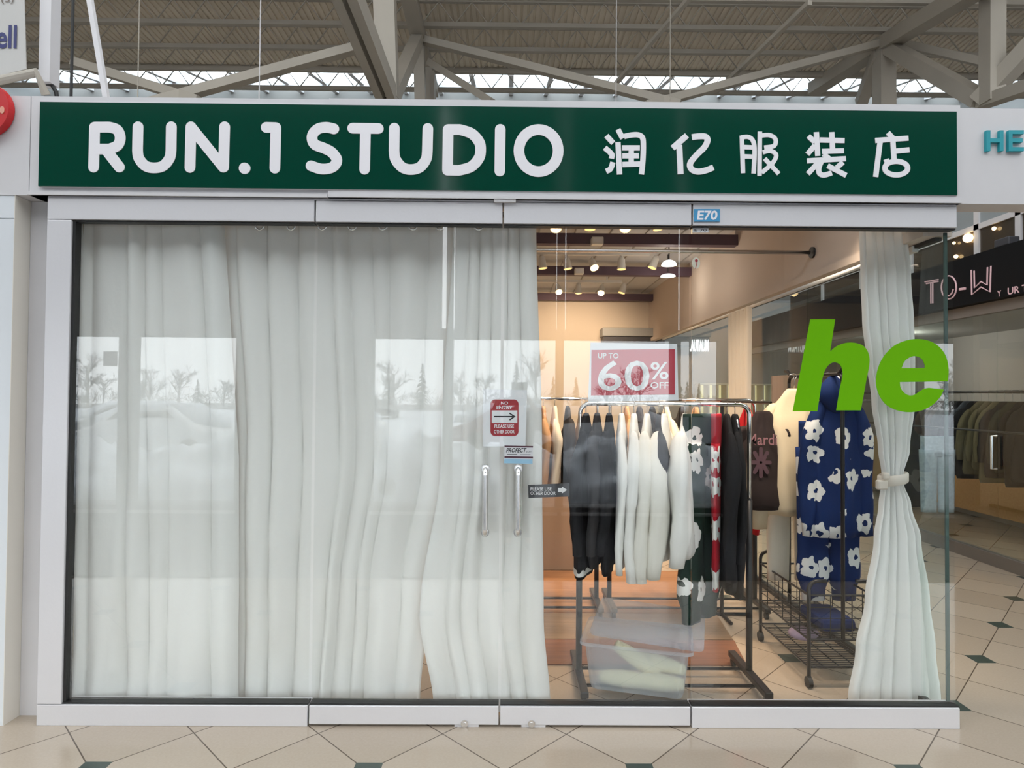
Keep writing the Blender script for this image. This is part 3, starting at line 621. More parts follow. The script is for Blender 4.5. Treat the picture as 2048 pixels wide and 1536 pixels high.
for (px, py, y, k, tl), lab in zip(SPOTS, WHO):
    yy = {1.9: 1.9, 2.1: 1.9}.get(y, y); c = U(px, py, yy)
    t = thing('track_spotlight', (c.x, yy, 3.14), lab, 'spotlight', 'warm spotlights on the ceiling tracks')
    fwd = -.75 if k == 'b' else -.05           # tilt of the beam towards the door
    ax = Vector((tl*.8, fwd, -1)).normalized(); a = c - ax*.11
    n1 = ax.orthogonal().normalized(); n2 = ax.cross(n1)
    def rg(p, r): return [p+(n1*math.cos(2*PI*i/20)+n2*math.sin(2*PI*i/20))*r for i in range(20)]
    bm = NB(); loft(bm, [rg(a-ax*.03, .02), rg(a, .036), rg(c-ax*.02, .043), rg(c, .048), rg(c-ax*.004, .042)]); obj('housing', bm, PWHITE, t, smooth=False)
    bm = NB(); loft(bm, [rg(c-ax*.003, .041), rg(c+ax*.001, .04)]); obj('bulb', bm, WARM if k == 'b' else WARM2, t)
    bm = NB(); tube(bm, [a, (a.x, a.y, 3.14)], .009, 8); obj('stem', bm, PWHITE, t)
    ld = bpy.data.lights.new('spot_beam', 'SPOT'); ld.energy = 13 if py > 570 else 25; ld.color = (1, .72, .48); ld.spot_size = 2.1; ld.spot_blend = .9; ld.shadow_soft_size = .06
    lo = bpy.data.objects.new('beam', ld); COL.objects.link(lo)
    tgt = Vector((c.x+tl, 6.5, 2.0)) if y > 5 else Vector((c.x+tl, yy+.8, 0)); d = (tgt-c).normalized(); q = d.to_track_quat('-Z', 'Y')
    lo.rotation_mode = 'QUATERNION'; lo.rotation_quaternion = q; lo.location = c+d*.02; adopt(lo, t)
bm = NB(); box(bm, .5, .28, 3.05, 2.1, .31, 3.075)  # unseen track and spotlights, added to light the clothes from the front
for x in (.7, 1.9): box(bm, x-.01, .1995, 3.055, x+.01, .28, 3.07)
wt = tag(obj('light_track', bm, PWHITE), 'unseen light track added behind the green sign for lighting the clothes', 'track')
for i, x in enumerate((.75, 1.25, 1.65, 2.0)):
    c = Vector((x, .30, 2.92)); t = thing('track_spotlight', c, 'unseen spotlight added behind the green sign, above the %s' % ('storage bin', 'white clothes', 'black coats', 'basket rack')[i], 'spotlight', 'unseen spotlights added to brighten the clothes')
    bm = NB(); tube(bm, [c+Vector((0, 0, .14)), c+Vector((0, 0, .10)), c+Vector((0, .005, .06)), c], [.009, .02, .036, .045], 18); obj('housing', bm, PWHITE, t)
    bm = NB(); disc(bm, c-Vector((0, 0, .004)), .038, .003, 20, 'Z'); obj('bulb', bm, WARM2, t)
    ld = bpy.data.lights.new('spot_beam', 'SPOT'); ld.energy = 20; ld.color = (1, .80, .62); ld.spot_size = 1.35; ld.spot_blend = .8; ld.shadow_soft_size = .06
    lo = bpy.data.objects.new('beam', ld); COL.objects.link(lo); lo.rotation_mode = 'QUATERNION'; lo.rotation_quaternion = Vector((0, .50, -1)).to_track_quat('-Z', 'Y'); lo.location = c-Vector((0, 0, .02)); adopt(lo, t)
# pendant bowls
for px, py, y, lab in ((1338, 531, 3.0, 'white glowing pendant dome near the right door seam'), (1336, 553, 3.9, 'flat white glowing pendant below the dome lamp')):
    c = U(px, py, y); t = thing('pendant_lamp', c, lab, 'lamp'); rings = []
    flat = 'flat' in lab
    for k in range(7):
        a = k/6*PI/2; r = max(.004, (.075 if not flat else .085)*math.cos(a)); z = (.055 if not flat else .03)*math.sin(a)
        rings.append([c+Vector((r*math.cos(2*PI*i/24), r*math.sin(2*PI*i/24), z)) for i in range(24)])
    bm = NB(); loft(bm, rings); obj('shade', bm, COOL, t, smooth=True)
    ld = bpy.data.lights.new('pendant_light', 'POINT'); ld.energy = 1.1; ld.color = (1, .88, .74); ld.shadow_soft_size = .07
    lo = bpy.data.objects.new('glow', ld); COL.objects.link(lo); lo.location = c-Vector((0, 0, .09)); adopt(lo, t)
    bm = NB(); tube(bm, [c+Vector((0, 0, .05)), (c.x, c.y, ZC)], .006, 6); obj('cord', bm, RUBBER, t)
# hanging rods
a = U(1606, 505, 1.3); b = U(1076, 513, 1.3)
t = thing('hanging_rod', (b.x, 1.3, 2.67), 'long steel rod crossing high inside the shop to the bulkhead', 'rod')
bm = NB(); tube(bm, [(b.x-1.2, 1.3, a.z), (XI1-.055, 1.3, a.z)], .014, 12); obj('bar', bm, STEEL, t, smooth=True)
bm = NB(); disc(bm, (XI1-.045, 1.3, a.z), .04, .014, 24, 'X'); obj('flange', bm, DKSTEEL, t)
bm = NB(); tube(bm, [(XI1-.13, .5, 2.415), (XI1-.13, 5.2, 2.415)], .013, 12); tag(obj('curtain_rod', bm, PWHITE, smooth=True), 'cream curtain rod running along the right glass wall', 'rod')

# ------------------------------------------------------------------ curtains
def curtain(name, rows, y0, nf, amp, label, group, seed, m=CURT, nu=170, nv=44, grom=None, hem=True, axis='x', ro=1):
    """rows: (z, left, right) from top to bottom"""
    rr = random.Random(seed); ph = [rr.uniform(0, 6.28) for _ in range(6)]
    zt, zb = rows[0][0], rows[-1][0]; bm = NB(); V = []
    # irregular pleat positions
    cuts = [0]
    for i in range(nf): cuts.append(cuts[-1]+rr.uniform(.45, 1.6))
    cuts = [c/cuts[-1] for c in cuts]; hts = [rr.uniform(.45, 1) for _ in range(nf)]
    for j in range(nv+1):
        tt = j/nv; z = zt+(zb-zt)*tt
        for (za, la, ra), (zz, lb, rb) in zip(rows, rows[1:]):
            if zz-1e-6 <= z <= za+1e-6:
                k = (za-z)/(za-zz); k = k*k*(3-2*k) if len(rows) > 3 else k; l, r = la+(lb-la)*k, ra+(rb-ra)*k; break
        row = []
        for i in range(nu+1):
            s = i/nu; sw = min(1, max(0, s+ro*.010*math.sin(2.2*tt*3+s*9+ph[0])*math.sin(PI*s)))
            f = 0
            for q in range(nf):
                if cuts[q] <= sw <= cuts[q+1]:
                    u = (sw-cuts[q])/(cuts[q+1]-cuts[q]); f = (math.sin(PI*u)**.55)*hts[q]; break
            f2 = .22*math.sin(sw*nf*5.1+ph[1]+1.1*tt)+ro*.3*math.sin(sw*nf*2.3+ph[2]-1.7*tt)
            nz = ro*noise.noise(Vector((s*5, tt*4, seed)))*.4*tt+ro*noise.noise(Vector((s*14, tt*11, seed)))*.16*tt**3
            y = y0-amp*(f*(.75+.25*tt)+f2*.35+nz)
            row.append(bm.verts.new((l+(r-l)*s, y, z) if axis == 'x' else (y, l+(r-l)*s, z)))
        V.append(row)
    for j in range(nv):
        for i in range(nu): bm.faces.new((V[j][i], V[j][i+1], V[j+1][i+1], V[j+1][i]))
    o = obj(name, bm, m, smooth=True, recalc=False); tag(o, label, 'curtain', group)
    if grom:
        for gx, gy, gz in grom:
            g = NB(); tube(g, [(gx+.021*math.cos(2*PI*k/18), gy, gz+.021*math.sin(2*PI*k/18)) for k in range(18)], .0055, 6, closed=True)
            obj('grommet', g, STEEL, o, smooth=True)
    return o
yc = .135
def cx(px, py): return U(px, py, yc).x
zt_, zb_ = 2.60, .012
G = lambda L: [(U(p, 455, yc-.045).x, yc-.05, U(p, 452, yc-.045).z) for p in L]
curtain('curtain', [(zt_, cx(158, 440), cx(442, 440)), (1.3, cx(150, 900), cx(474, 900)), (zb_, cx(140, 1390), cx(474, 1390))], yc+.03, 6, .07, 'white floor-length curtain at the far left of the shop front', 'white curtains behind the glass front', 3)
curtain('curtain', [(zt_, cx(424, 440), cx(922, 440)), (1.3, cx(448, 900), cx(906, 900)), (.6, cx(448, 1200), cx(856, 1200)), (zb_, cx(448, 1390), cx(836, 1390))], yc+.08, 9, .075, 'widest white curtain, hung between the left pane and left door', 'white curtains behind the glass front', 11, grom=G([520, 583, 645, 705, 766, 826]))
curtain('curtain', [(zt_, cx(905, 440), cx(1073, 440)), (1.3, cx(880, 900), cx(1085, 900)), (.5, cx(838, 1220), cx(1088, 1220)), (zb_, cx(866, 1390), cx(1102, 1390))], yc+.025, 6, .065, 'narrow white curtain behind the meeting door edges and handles', 'white curtains behind the glass front', 23, nu=120, grom=G([880, 958]))
bm = NB(); tube(bm, [(XI0+.01, yc, 2.575), (cx(1074, 450), yc, 2.575)], .012, 10); tag(obj('curtain_rod', bm, STEEL, smooth=True), 'steel rod carrying the white curtains behind the left pane and doors', 'rod')
bm = NB()
# tied curtain by the corner
yk = .24
def kx(px): return U(px, 900, yk).x
prof = [(460, 1725, 1824), (560, 1727, 1830), (640, 1730, 1835), (720, 1738, 1837), (800, 1748, 1836), (900, 1761, 1824), (950, 1768, 1810), (965, 1768, 1810), (1010, 1762, 1826), (1080, 1752, 1846), (1200, 1733, 1863), (1300, 1714, 1874), (1403, 1699, 1884)]
rows = [(max(.012, U(1780, p, yk).z), kx(a), kx(b)) for p, a, b in prof]
rows.insert(0, (2.61, rows[0][1], rows[0][2]))
tc_ = curtain('curtain', rows, yk+.03, 6, .06, 'white curtain gathered by a tieback at the right glass corner', 'white curtains behind the glass front', 31, nu=110, nv=80, ro=.4)
z0 = U(1788, 958, yk).z; cxk = (kx(1768)+kx(1810))/2
bm = NB(); rg = []
for zz, k in ((z0+.028, 1.02), (z0+.02, 1.12), (z0-.02, 1.12), (z0-.028, 1.02)):
    rg.append([(cxk+.068*k*math.cos(2*PI*i/28), yk+.015+.06*k*math.sin(2*PI*i/28), zz+.012*math.cos(2*PI*i/28)) for i in range(28)])
loft(bm, rg, False); obj('tieback', bm, CURT2, tc_, smooth=True)
bm = NB(); box(bm, cxk-.125, yk-.06, z0-.05, cxk-.07, yk-.03, z0+.0, .008); box(bm, cxk-.10, yk-.07, z0+.005, cxk-.065, yk-.04, z0+.04, .008); obj('knot', bm, CURT2, tc_)
bm = NB(); box(bm, U(1815, 460, .3).x, .26, 2.44, U(1828, 460, .3).x, .34, 2.475, .004); tag(obj('curtain_bracket', bm, PWHITE), 'small white bracket above the tied curtain', 'bracket')
# far curtain on the right wall
far = curtain('curtain', [(2.42, 2.16, 2.72), (1.2, 2.2, 2.68), (.03, 2.16, 2.72)], XI1-.12, 6, .06, 'pinkish cream curtain farther back on the right glass wall', None, 41, m=CURT2, nu=70, axis='y')

# ------------------------------------------------------------------ clothing racks
def arc_pts(c, r, a0, a1, ex, ez, n=8):
    return [Vector(c)+Vector(ex)*(r*math.cos(a0+(a1-a0)*k/n))+Vector(ez)*(r*math.sin(a0+(a1-a0)*k/n)) for k in range(n+1)]
def rail_rack(loc, x0, x1, y0, ztop, label, foot=.28, bars=True):
    t = thing('clothes_rack', ((x0+x1)/2, y0, 0), label, 'clothes rack')
    r = .06; pts = [(x0, y0, .9), (x0, y0, ztop-r)] + arc_pts((x0+r, y0, ztop-r), r, PI, PI/2, (1, 0, 0), (0, 0, 1))+arc_pts((x1-r, y0, ztop-r), r, PI/2, 0, (1, 0, 0), (0, 0, 1))+[(x1, y0, .9)]
    bm = NB(); tube(bm, pts, .0125, 12); obj('rail', bm, CHROME, t, smooth=True)
    for x in (x0, x1):
        bm = NB(); tube(bm, [(x, y0, .085), (x, y0, 1.05)], .018, 12); obj('upright', bm, DKSTEEL, t, smooth=True)
        bm = NB(); box(bm, x-.022, y0-foot, .05, x+.022, y0+foot, .085, .005); f = obj('foot', bm, DKSTEEL, t)
        for s in (-1, 1):
            bm = NB(); disc(bm, (x-.011, y0+s*(foot-.03), .025), .025, .022, 20, 'X'); box(bm, x-.006, y0+s*(foot-.03)-.008, .03, x+.006, y0+s*(foot-.03)+.008, .052); obj('caster', bm, RUBBER, f)
    if bars:
        for y in (y0-.10, y0+.12):
            bm = NB(); tube(bm, [(x0, y, .04), (x1, y, .04)], .010, 8); obj('base_bar', bm, DKSTEEL, t, smooth=True)
    return t
RX0, RX1, RY = U(1159, 1200, .45).x, U(1501, 1200, .45).x, .47
RZ = U(1330, 808, RY).z
rail_rack(0, RX0, RX1, RY, RZ, 'chrome clothes rack with black base just inside the right door')
R2X0, R2X1, R2Y, R2Z = .80, 1.93, 1.75, 1.62
rail_rack(0, R2X0, R2X1, R2Y, R2Z, 'second chrome clothes rack standing behind the front one', .25)
R3X0, R3X1 = -.45, .70
rail_rack(0, R3X0, R3X1, R2Y, R2Z, 'clothes rack half hidden behind the curtain edge, farther back', .25)

def fabric(name, c, rough=.9): return mat(name, c, rough, spec=.2, bump=.08, bscale=60)
WHT = fabric('white_jersey', (.80, .795, .77)); OFF = fabric('off_white_knit', (.78, .76, .70)); BLK = fabric('black_jersey', (.012, .012, .014)); CHAR = fabric('charcoal_jersey', (.03, .028, .03))
CREAM = fabric('cream_knit', (.70, .58, .40)); BEI = fabric('beige_jersey', (.72, .65, .54)); TAN = fabric('tan_jersey', (.45, .27, .15)); BRN = fabric('dark_brown_jersey', (.030, .020, .019)); OLV = fabric('olive_wool', (.16, .13, .07)); DBRN = fabric('brown_wool', (.09, .05, .03)); DOLV = fabric('dark_olive_wool', (.035, .035, .025)); REDF = fabric('red_jersey', (.45, .01, .02)); GRY = fabric('slate_wool', (.09, .10, .12))
NAVYF = floral_mat('navy_cloth_with_white_flowers', (.005, .020, .095), 5.0, seed=.3, size=.27, white=(.7, .7, .69)); GREENF = floral_mat('dark_green_cloth_with_white_flowers', (.012, .03, .022), 4.0, seed=.85, size=.24); REDFL = floral_mat('red_cloth_with_white_flowers', (.40, .008, .02), 4.6, seed=.2, size=.27)

def top(name, label, cat, loc, m, L=.68, W=.24, D=.05, slv=.58, face='x', seed=0, group=None, hood=None, hem=None, sr=.06, splay=.05, turn=0):
    """garment hanging from loc (neck); face 'x': shoulders run along y, 'y': shoulders run along x. built in local axes: X across, Y thickness"""
    rr = random.Random(seed+5); rings = []
    N = 36; ph = rr.uniform(0, 6)
    for z, w, d in ((.0, .040, .012), (-.016, .058, .018), (-.06, W*.44, .022), (-.11, W*.66, .028), (-.17, W*.83, max(.03, D*.85)), (-.23, W*.92, D*1.1), (-.28, W*.9, D*1.15), (-.42, W*.9, D*1.2), (-L*.8, W*.92, D*1.25), (-L*.94, W*.93, D*1.25), (-L, W*.86, D*1.15)):
        k = min(1, -z/.3); rg = []
        for i in range(N):
            a = 2*PI*i/N; f = 1+k*(.16*math.sin(5*a+ph+z*2)+.10*math.sin(9*a-ph*2+z*5)+.35*noise.noise(Vector((math.cos(a)*1.6, math.sin(a)*1.6, z*9+seed))))
            rg.append((w*math.cos(a)*(1+.03*k*math.sin(ph+z*9)), d*math.sin(a)*f, z))
        rings.append(rg)
    bm = NB(); loft(bm, rings)
    o = obj(name, bm, m, smooth=True); tag(o, label, cat, group)
    if slv:
        for s in (-1, 1):
            bm = NB(); rg = []; j = rr.uniform(-.015, .015)
            for k in range(14):
                q = (0, .008, .03)[k] if k < 3 else .07+.93*(k-3)/10; ctr = Vector((s*(W*(.60+.22*min(1, q*5))+splay*math.sin(q*1.7)), j*q+.012*math.sin(q*6+ph), -.095-slv*q)); r = sr*(1+.16*noise.noise(Vector((q*9, s, seed*.7))))*(1.05-.30*q) if k < 12 else sr*(.62 if k == 12 else .60)
                if q < .2: r = min(r, sr*(.10, .32, .45)[k] if k < 3 else sr*(.62+1.6*(q-.07)))
                rg.append([ctr+Vector((r*1.05*math.cos(2*PI*i/18), r*.62*math.sin(2*PI*i/18)*(1+.2*math.sin(3*2*PI*i/18+q*8)), (.0))) for i in range(18)])
            loft(bm, rg); obj('sleeve', bm, m, o, smooth=True)
    if hood:
        bm = NB(); rg = []
        for k in range(9):
            q = k/8; r = .11*math.sin(PI*(.12+.80*q)); rg.append([(r*1.25*math.cos(2*PI*i/20), -.035+r*.62*math.sin(2*PI*i/20), .06-.24*q) for i in range(20)])
        loft(bm, rg); obj('hood', bm, m, o, smooth=True)
    if hem:
        bm = NB(); rg = [[(W*.88*1.03*math.cos(2*PI*i/N), D*1.30*math.sin(2*PI*i/N)*(1+.16*math.sin(5*2*PI*i/N+ph-2*L)), z) for i in range(N)] for z in (-L+.055, -L+.02)]
        loft(bm, rg, False); obj('hem_band', bm, hem, o, smooth=True)
    o.rotation_euler[2] = (PI/2 if face == 'x' else 0)+turn
    o.location = loc; return o
def trousers(name, label, loc, m, L=.9, W=.17, r0=.085, r1=.06, face='x', seed=0, group=None, cuff=True, D=.6, turn=0):
    rr = random.Random(seed+9); bm = NB(); ph = rr.uniform(0, 6)
    rg = [[(W*(1 if z > -.2 else 1.02)*math.cos(2*PI*i/30), .055*D/.6*math.sin(2*PI*i/30)*(1+.1*math.sin(5*2*PI*i/30+ph)), z) for i in range(30)] for z in (0, -.02, -.05, -.16, -.24)]
    loft(bm, rg)
    o = obj(name, bm, m, smooth=True); tag(o, label, 'trousers', group)
    for s in (-1, 1):
        bm = NB(); rg = []
        for k in range(14):
            q = k/13; r = r0*(1-.18*q)
            if cuff and k >= 12: r = r1 if k == 12 else r1*.95
            if cuff and k in (10, 11): r = r0*.95
            rg.append([(s*W*.52+r*1.0*math.cos(2*PI*i/20), r*D*math.sin(2*PI*i/20)*(1+.14*math.sin(4*2*PI*i/20+q*7+ph)), -.16-(L-.16)*q) for i in range(20)])
        loft(bm, rg); obj('leg', bm, m, o, smooth=True)
    o.rotation_euler[2] = (PI/2 if face == 'x' else 0)+turn
    o.location = loc; return o
HANG = mat('wire_hanger_steel', (.5, .5, .5), .3, 1); HWOOD = mat('light_wood_hanger', (.55, .32, .16), .5); HBLK = mat('black_plastic_hanger', (.015, .015, .015), .4)
def hanger(neck, rod, label, face='x', m=HANG, W=.095, turn=0):
    """hook over the rod, arms under the shoulders"""
    n = Vector(neck); t = thing('clothes_hanger', n, label, 'hanger', 'hangers on the racks')
    ex = Vector((0, 1, 0)) if face == 'x' else Vector((1, 0, 0)); z = Vector((0, 0, 1)); r = .017
    zr = rod+.0125-r+.0022
    ea = Matrix.Rotation(turn, 3, 'Z') @ ex; pts = [n+z*.0]+[Vector((n.x, n.y, zr))+ex*(r*math.cos(a))+z*(r*math.sin(a)) for a in [(-.45+k*.18)*PI for k in range(8)]]
    bm = NB(); tube(bm, pts, .0022, 6); obj('hook', bm, HANG, t, smooth=True)
    bm = NB(); tube(bm, [n-ea*W-z*.075, n-ea*.05-z*.022, n-z*.008, n+ea*.05-z*.022, n+ea*W-z*.075], .006, 8); obj('arms', bm, m, t, smooth=True)
    return t
NZ = RZ-.055
def onrack(px, fn, label, m, hm=HANG, **k):
    x = U(px, 850, RY).x; fn(loc=(x, RY, NZ), m=m, label=label, face='x', **k)
    hanger((x, RY, NZ), RZ, 'hanger of the '+label.split(',')[0].split(' on ')[0].replace(' at the left end of the front rack', ''), 'x', hm, turn=k.get('turn', 0))
def T(**k): top(**k)
GR = 'clothes on the front chrome rack'
front = [
 (1172, top, 'black hooded jacket with a white hem band at the left end of the front rack', BLK, dict(name='jacket', cat='jacket', L=.90, D=.035, slv=.66, hem=WHT, seed=1, turn=-.3)),
 (1194, top, 'black sweatshirt second from the left on the front rack', CHAR, dict(name='sweatshirt', cat='sweatshirt', L=.84, D=.028, slv=.66, seed=2, turn=-.25)),
 (1218, top, 'black long top third from the left on the front rack', BLK, dict(name='sweatshirt', cat='sweatshirt', L=.88, D=.028, slv=.66, seed=3, turn=-.25)),
 (1243, top, 'thin white long-sleeved top next to the black clothes', WHT, dict(name='shirt', cat='shirt', L=.84, D=.022, slv=.76, seed=4, sr=.045, turn=-.2)),
 (1268, top, 'white long-sleeved shirt with drooping cuffs, second of the white ones', WHT, dict(name='shirt', cat='shirt', L=.72, D=.024, slv=.80, seed=5, sr=.065, turn=-.25)),
 (1294, top, 'off-white sweatshirt third of the white ones', OFF, dict(name='sweatshirt', cat='sweatshirt', L=.74, D=.03, slv=.80, seed=6, sr=.08, turn=-.3)),
 (1318, top, 'dark grey top squeezed between white sweatshirts', CHAR, dict(name='shirt', cat='shirt', L=.76, D=.022, slv=.5, seed=7, turn=-.2)),
 (1328, top, 'large off-white sweatshirt with a ribbed cuff', OFF, dict(name='sweatshirt', cat='sweatshirt', L=.80, D=.045, slv=.78, seed=8, sr=.10, turn=-.4)),
 (1370, top, 'white sweatshirt beside the dark green floral trousers', WHT, dict(name='sweatshirt', cat='sweatshirt', L=.80, D=.045, slv=.72, seed=9, sr=.10, turn=-.4)),
 (1400, trousers, 'dark green trousers printed with white flowers', GREENF, dict(name='trousers', L=1.17, W=.165, r0=.118, r1=.075, D=.5, seed=10, turn=-.85)),
 (1433, trousers, 'red trousers printed with white flowers on the front rack', REDFL, dict(name='trousers', L=.98, W=.17, r0=.085, r1=.06, D=.3, seed=11, turn=-.35)),
 (1454, top, 'long black hoodie on the front rack beside the red trousers', BLK, dict(name='hoodie', cat='hoodie', L=.98, D=.035, W=.21, slv=.80, seed=12, turn=-.2)),
 (1470, top, 'long black coat at the right end of the front rack', BLK, dict(name='coat', cat='coat', L=1.02, D=.03, W=.17, slv=.72, seed=13, sr=.05, splay=.02, turn=-.15)),
]
for px, fn, lab, m, k in front: onrack(px, fn, lab, m, group=GR, **k)
# second rack
GR2 = 'clothes on the second chrome rack'
for i, (x, m, L, nm, lab) in enumerate(((.93, TAN, .62, 'sweatshirt', 'tan sweatshirt at the left end of the second rack'), (1.03, CHAR, .66, 'sweatshirt', 'charcoal sweatshirt on the second rack'), (1.13, BLK, .70, 'jacket', 'black jacket in the middle of the second rack'), (1.24, BEI, .62, 'shirt', 'beige shirt on the second rack'), (1.36, CHAR, .8, 'coat', 'charcoal coat on the second rack'), (1.47, TAN, .6, 'shirt', 'tan shirt on the second rack behind the black hoodie'), (1.87, REDF, .95, 'dress', 'red dress on the second rack near its right end'))):
    top(nm, lab, nm, (x, R2Y, R2Z-.055), m, L=L, D=.034, slv=.55, seed=50+i, group=GR2); hanger((x, R2Y, R2Z-.055), R2Z, 'hanger of the '+lab, 'x', HWOOD)
for i, (x, m, L, nm, lab) in enumerate(((.28, TAN, .62, 'shirt', 'tan shirt right beside the curtain edge on the back rack'), (.37, BEI, .60, 'shirt', 'beige shirt by the curtain edge on the back rack'), (.47, CHAR, .66, 'sweatshirt', 'charcoal sweatshirt on the back rack near its right end'), (.58, TAN, .62, 'sweatshirt', 'tan sweatshirt at the right end of the back rack'))):
    top(nm, lab, nm, (x, R2Y, R2Z-.055), m, L=L, D=.034, slv=.55, seed=70+i, group='clothes on the back rack'); hanger((x, R2Y, R2Z-.055), R2Z, 'hanger of the '+lab, 'x', HWOOD)
# front-facing printed shirt
yM = .84; c = U(1526, 822, yM)
sh = top('printed_shirt', 'dark brown shirt printed Mardi with a pink flower, facing the glass', 'shirt', (c.x, yM, c.z), BRN, L=.62, W=.185, D=.05, slv=.24, face='y', seed=90, sr=.07, splay=.04)
PINK = mat('dusty_pink_print', (.30, .14, .155), .8)
q = U(1495, 890, yM-.066); text_at('lettering', 'Mardi', q, (1, 0, 0), (0, 0, 1), .185, .07, PINK, sh, .006)
bm = NB(); c2 = U(1522, 925, yM-.07); mpf = lambda a, b: (c2.x+a, c2.z+b)
for k in range(8):
    a = 2*PI*k/8
    stroke(bm, [(.02*math.cos(a), .02*math.sin(a)), (.055*math.cos(a), .085*math.sin(a))], .024, mpf, c2.y, .001)
obj('flower_print', bm, mat('plum_print', (.085, .04, .052), .8), sh)
hanger((c.x, yM, c.z), c.z+.055, 'black hanger holding the printed brown shirt', 'y', HBLK, .095)
bm = NB(); tube(bm, [(c.x, .72, c.z+.055), (c.x, 1.6, c.z+.055)], .008, 8)
tube(bm, [(c.x, 1.6, 0.0), (c.x, 1.6, c.z+.055)], .014, 8); tube(bm, [(c.x-.2, 1.6, .014), (c.x+.2, 1.6, .014)], .013, 8); tube(bm, [(c.x, 1.4, .014), (c.x, 1.8, .014)], .013, 8)
tag(obj('display_stand', bm, DKSTEEL), 'black display stand holding the printed brown shirt', 'stand')

# wire basket trolley with rail
WX0, WX1, WY0, WY1 = 1.72, 2.09, .44, 1.12; WXC = 1.915; WZ = 1.80
t = thing('basket_trolley', (WXC, .78, 0), 'black wheeled wire basket rack behind the green letters', 'rack')
for x in (WX0, WX1):
    for y in (WY0, WY1):
        top_z = .60
        s = 1 if x == WX0 else -1
        bm = NB(); tube(bm, [(x, y, .065), (x, y, top_z-.05)]+arc_pts((x+s*.05, y, top_z-.05), .05, PI if s > 0 else 0, PI/2, (1, 0, 0), (0, 0, 1), 6)+[(x+s*.10, y, top_z)], .011, 10); p = obj('post', bm, DKSTEEL, t, smooth=True)
        bm = NB(); disc(bm, (x-.012, y, .031), .031, .024, 22, 'X'); box(bm, x-.008, y-.012, .04, x+.008, y+.012, .07); obj('caster', bm, RUBBER, p)
for z0_, z1_, nm in ((.27, .52, 'basket'), (.115, .125, 'shelf')):
    bm = NB()
    for z in ((z0_, z1_) if nm == 'basket' else (z0_,)):
        for a, b in (((WX0, WY0), (WX1, WY0)), ((WX1, WY0), (WX1, WY1)), ((WX1, WY1), (WX0, WY1)), ((WX0, WY1), (WX0, WY0))): tube(bm, [(a[0], a[1], z), (b[0], b[1], z)], .0065, 6)
    if nm == 'basket':
        for z in (.33, .39, .45):
            for a, b in (((WX0, WY0), (WX1, WY0)), ((WX1, WY0), (WX1, WY1)), ((WX1, WY1), (WX0, WY1)), ((WX0, WY1), (WX0, WY0))): tube(bm, [(a[0], a[1], z), (b[0], b[1], z)], .0028, 5)
        for k in range(7):
            y = WY0+(WY1-WY0)*k/6
            for x in (WX0, WX1): tube(bm, [(x, y, z0_), (x, y, z1_)], .0032, 5)
        for k in range(4):
            x = WX0+(WX1-WX0)*k/3
            for y in (WY0, WY1): tube(bm, [(x, y, z0_), (x, y, z1_)], .0032, 5)
    for k in range(26):
        y = WY0+(WY1-WY0)*(k+.5)/26; tube(bm, [(WX0, y, z0_), (WX1, y, z0_)], .0026, 5)
    for k in range(1, 4):
        x = WX0+(WX1-WX0)*k/4; tube(bm, [(x, WY0, z0_-.005), (x, WY1, z0_-.005)], .004, 5)
    obj(nm, bm, DKSTEEL, t)
for y in (WY0, WY1):
    s = -1 if y == WY0 else 1
    bm = NB(); tube(bm, [(WXC, y, .27), (WXC, y, WZ-.06)]+arc_pts((WXC, y-s*.04, WZ-.06), .04, 0, PI/2, (0, s, 0), (0, 0, 1), 5), .011, 10); obj('upright', bm, DKSTEEL, t, smooth=True)
bm = NB(); tube(bm, [(WXC, WY0-.05, WZ+.025), (WXC, WY0-.02, WZ+.02), (WXC, WY0+.04, WZ-.02), (WXC, WY1-.04, WZ-.02), (WXC, WY1+.02, WZ+.02), (WXC, WY1+.05, WZ+.025)], .012, 10); obj('rail', bm, DKSTEEL, t, smooth=True)
HZ = WZ-.02
GR3 = 'clothes on the basket rack'
def ontrolley(y, dz, fn, lab, m, hm=HWOOD, dx=0, **k):
    z = HZ-.06-dz; fn(loc=(WXC+dx, y, z), m=m, label=lab, face='y', group=GR3, **k); hanger((WXC+dx, y, z), HZ, 'wooden hanger of the '+lab.split(' hanging')[0], 'y', hm, .095)
ontrolley(.60, 0, top, 'navy hooded top printed with white flowers behind the letter h', NAVYF, name='hooded_top', cat='hoodie', dx=.05, L=.90, W=.165, D=.055, slv=.80, seed=101, hood=True, sr=.075, splay=.03, turn=.1)
ontrolley(.68, .22, trousers, 'navy trousers printed with white flowers below the navy top', NAVYF, name='trousers', dx=.04, L=1.08, W=.18, r0=.105, r1=.075, seed=102, D=.5)
ontrolley(.86, .02, top, 'cream knitted jumper hanging beside the navy floral top', CREAM, name='jumper', cat='jumper', L=.80, W=.205, D=.06, slv=.80, seed=103, dx=-.085, sr=.08, splay=.05)
ontrolley(.95, .18, trousers, 'beige wide trousers hanging below the cream jumper', BEI, name='trousers', L=1.08, W=.17, r0=.085, r1=.085, seed=104, cuff=False, dx=-.06, D=.5)
# folded navy piece in the basket
bm = NB(); box(bm, 1.83, .50, .285, 2.03, .80, .36, .025); tag(obj('folded_trousers', bm, NAVYF), 'folded navy floral cloth lying in the wire basket', 'trousers')
bm = NB()
rg = []
for k in range(8):
    q = k/7; r = .075*math.sin(PI*(.1+.8*q)); rg.append([(1.86+r*1.3*math.cos(2*PI*i/16), .8+.10*(q-.5)+r*.3*math.sin(2*PI*i/16), .128+.045+r*.5*math.sin(2*PI*i/16)) for i in range(16)])
loft(bm, rg); tag(obj('slipper', bm, mat('lilac_plush', (.42, .33, .45), .9), smooth=True), 'lilac bundle lying on the wire shelf', 'bundle')

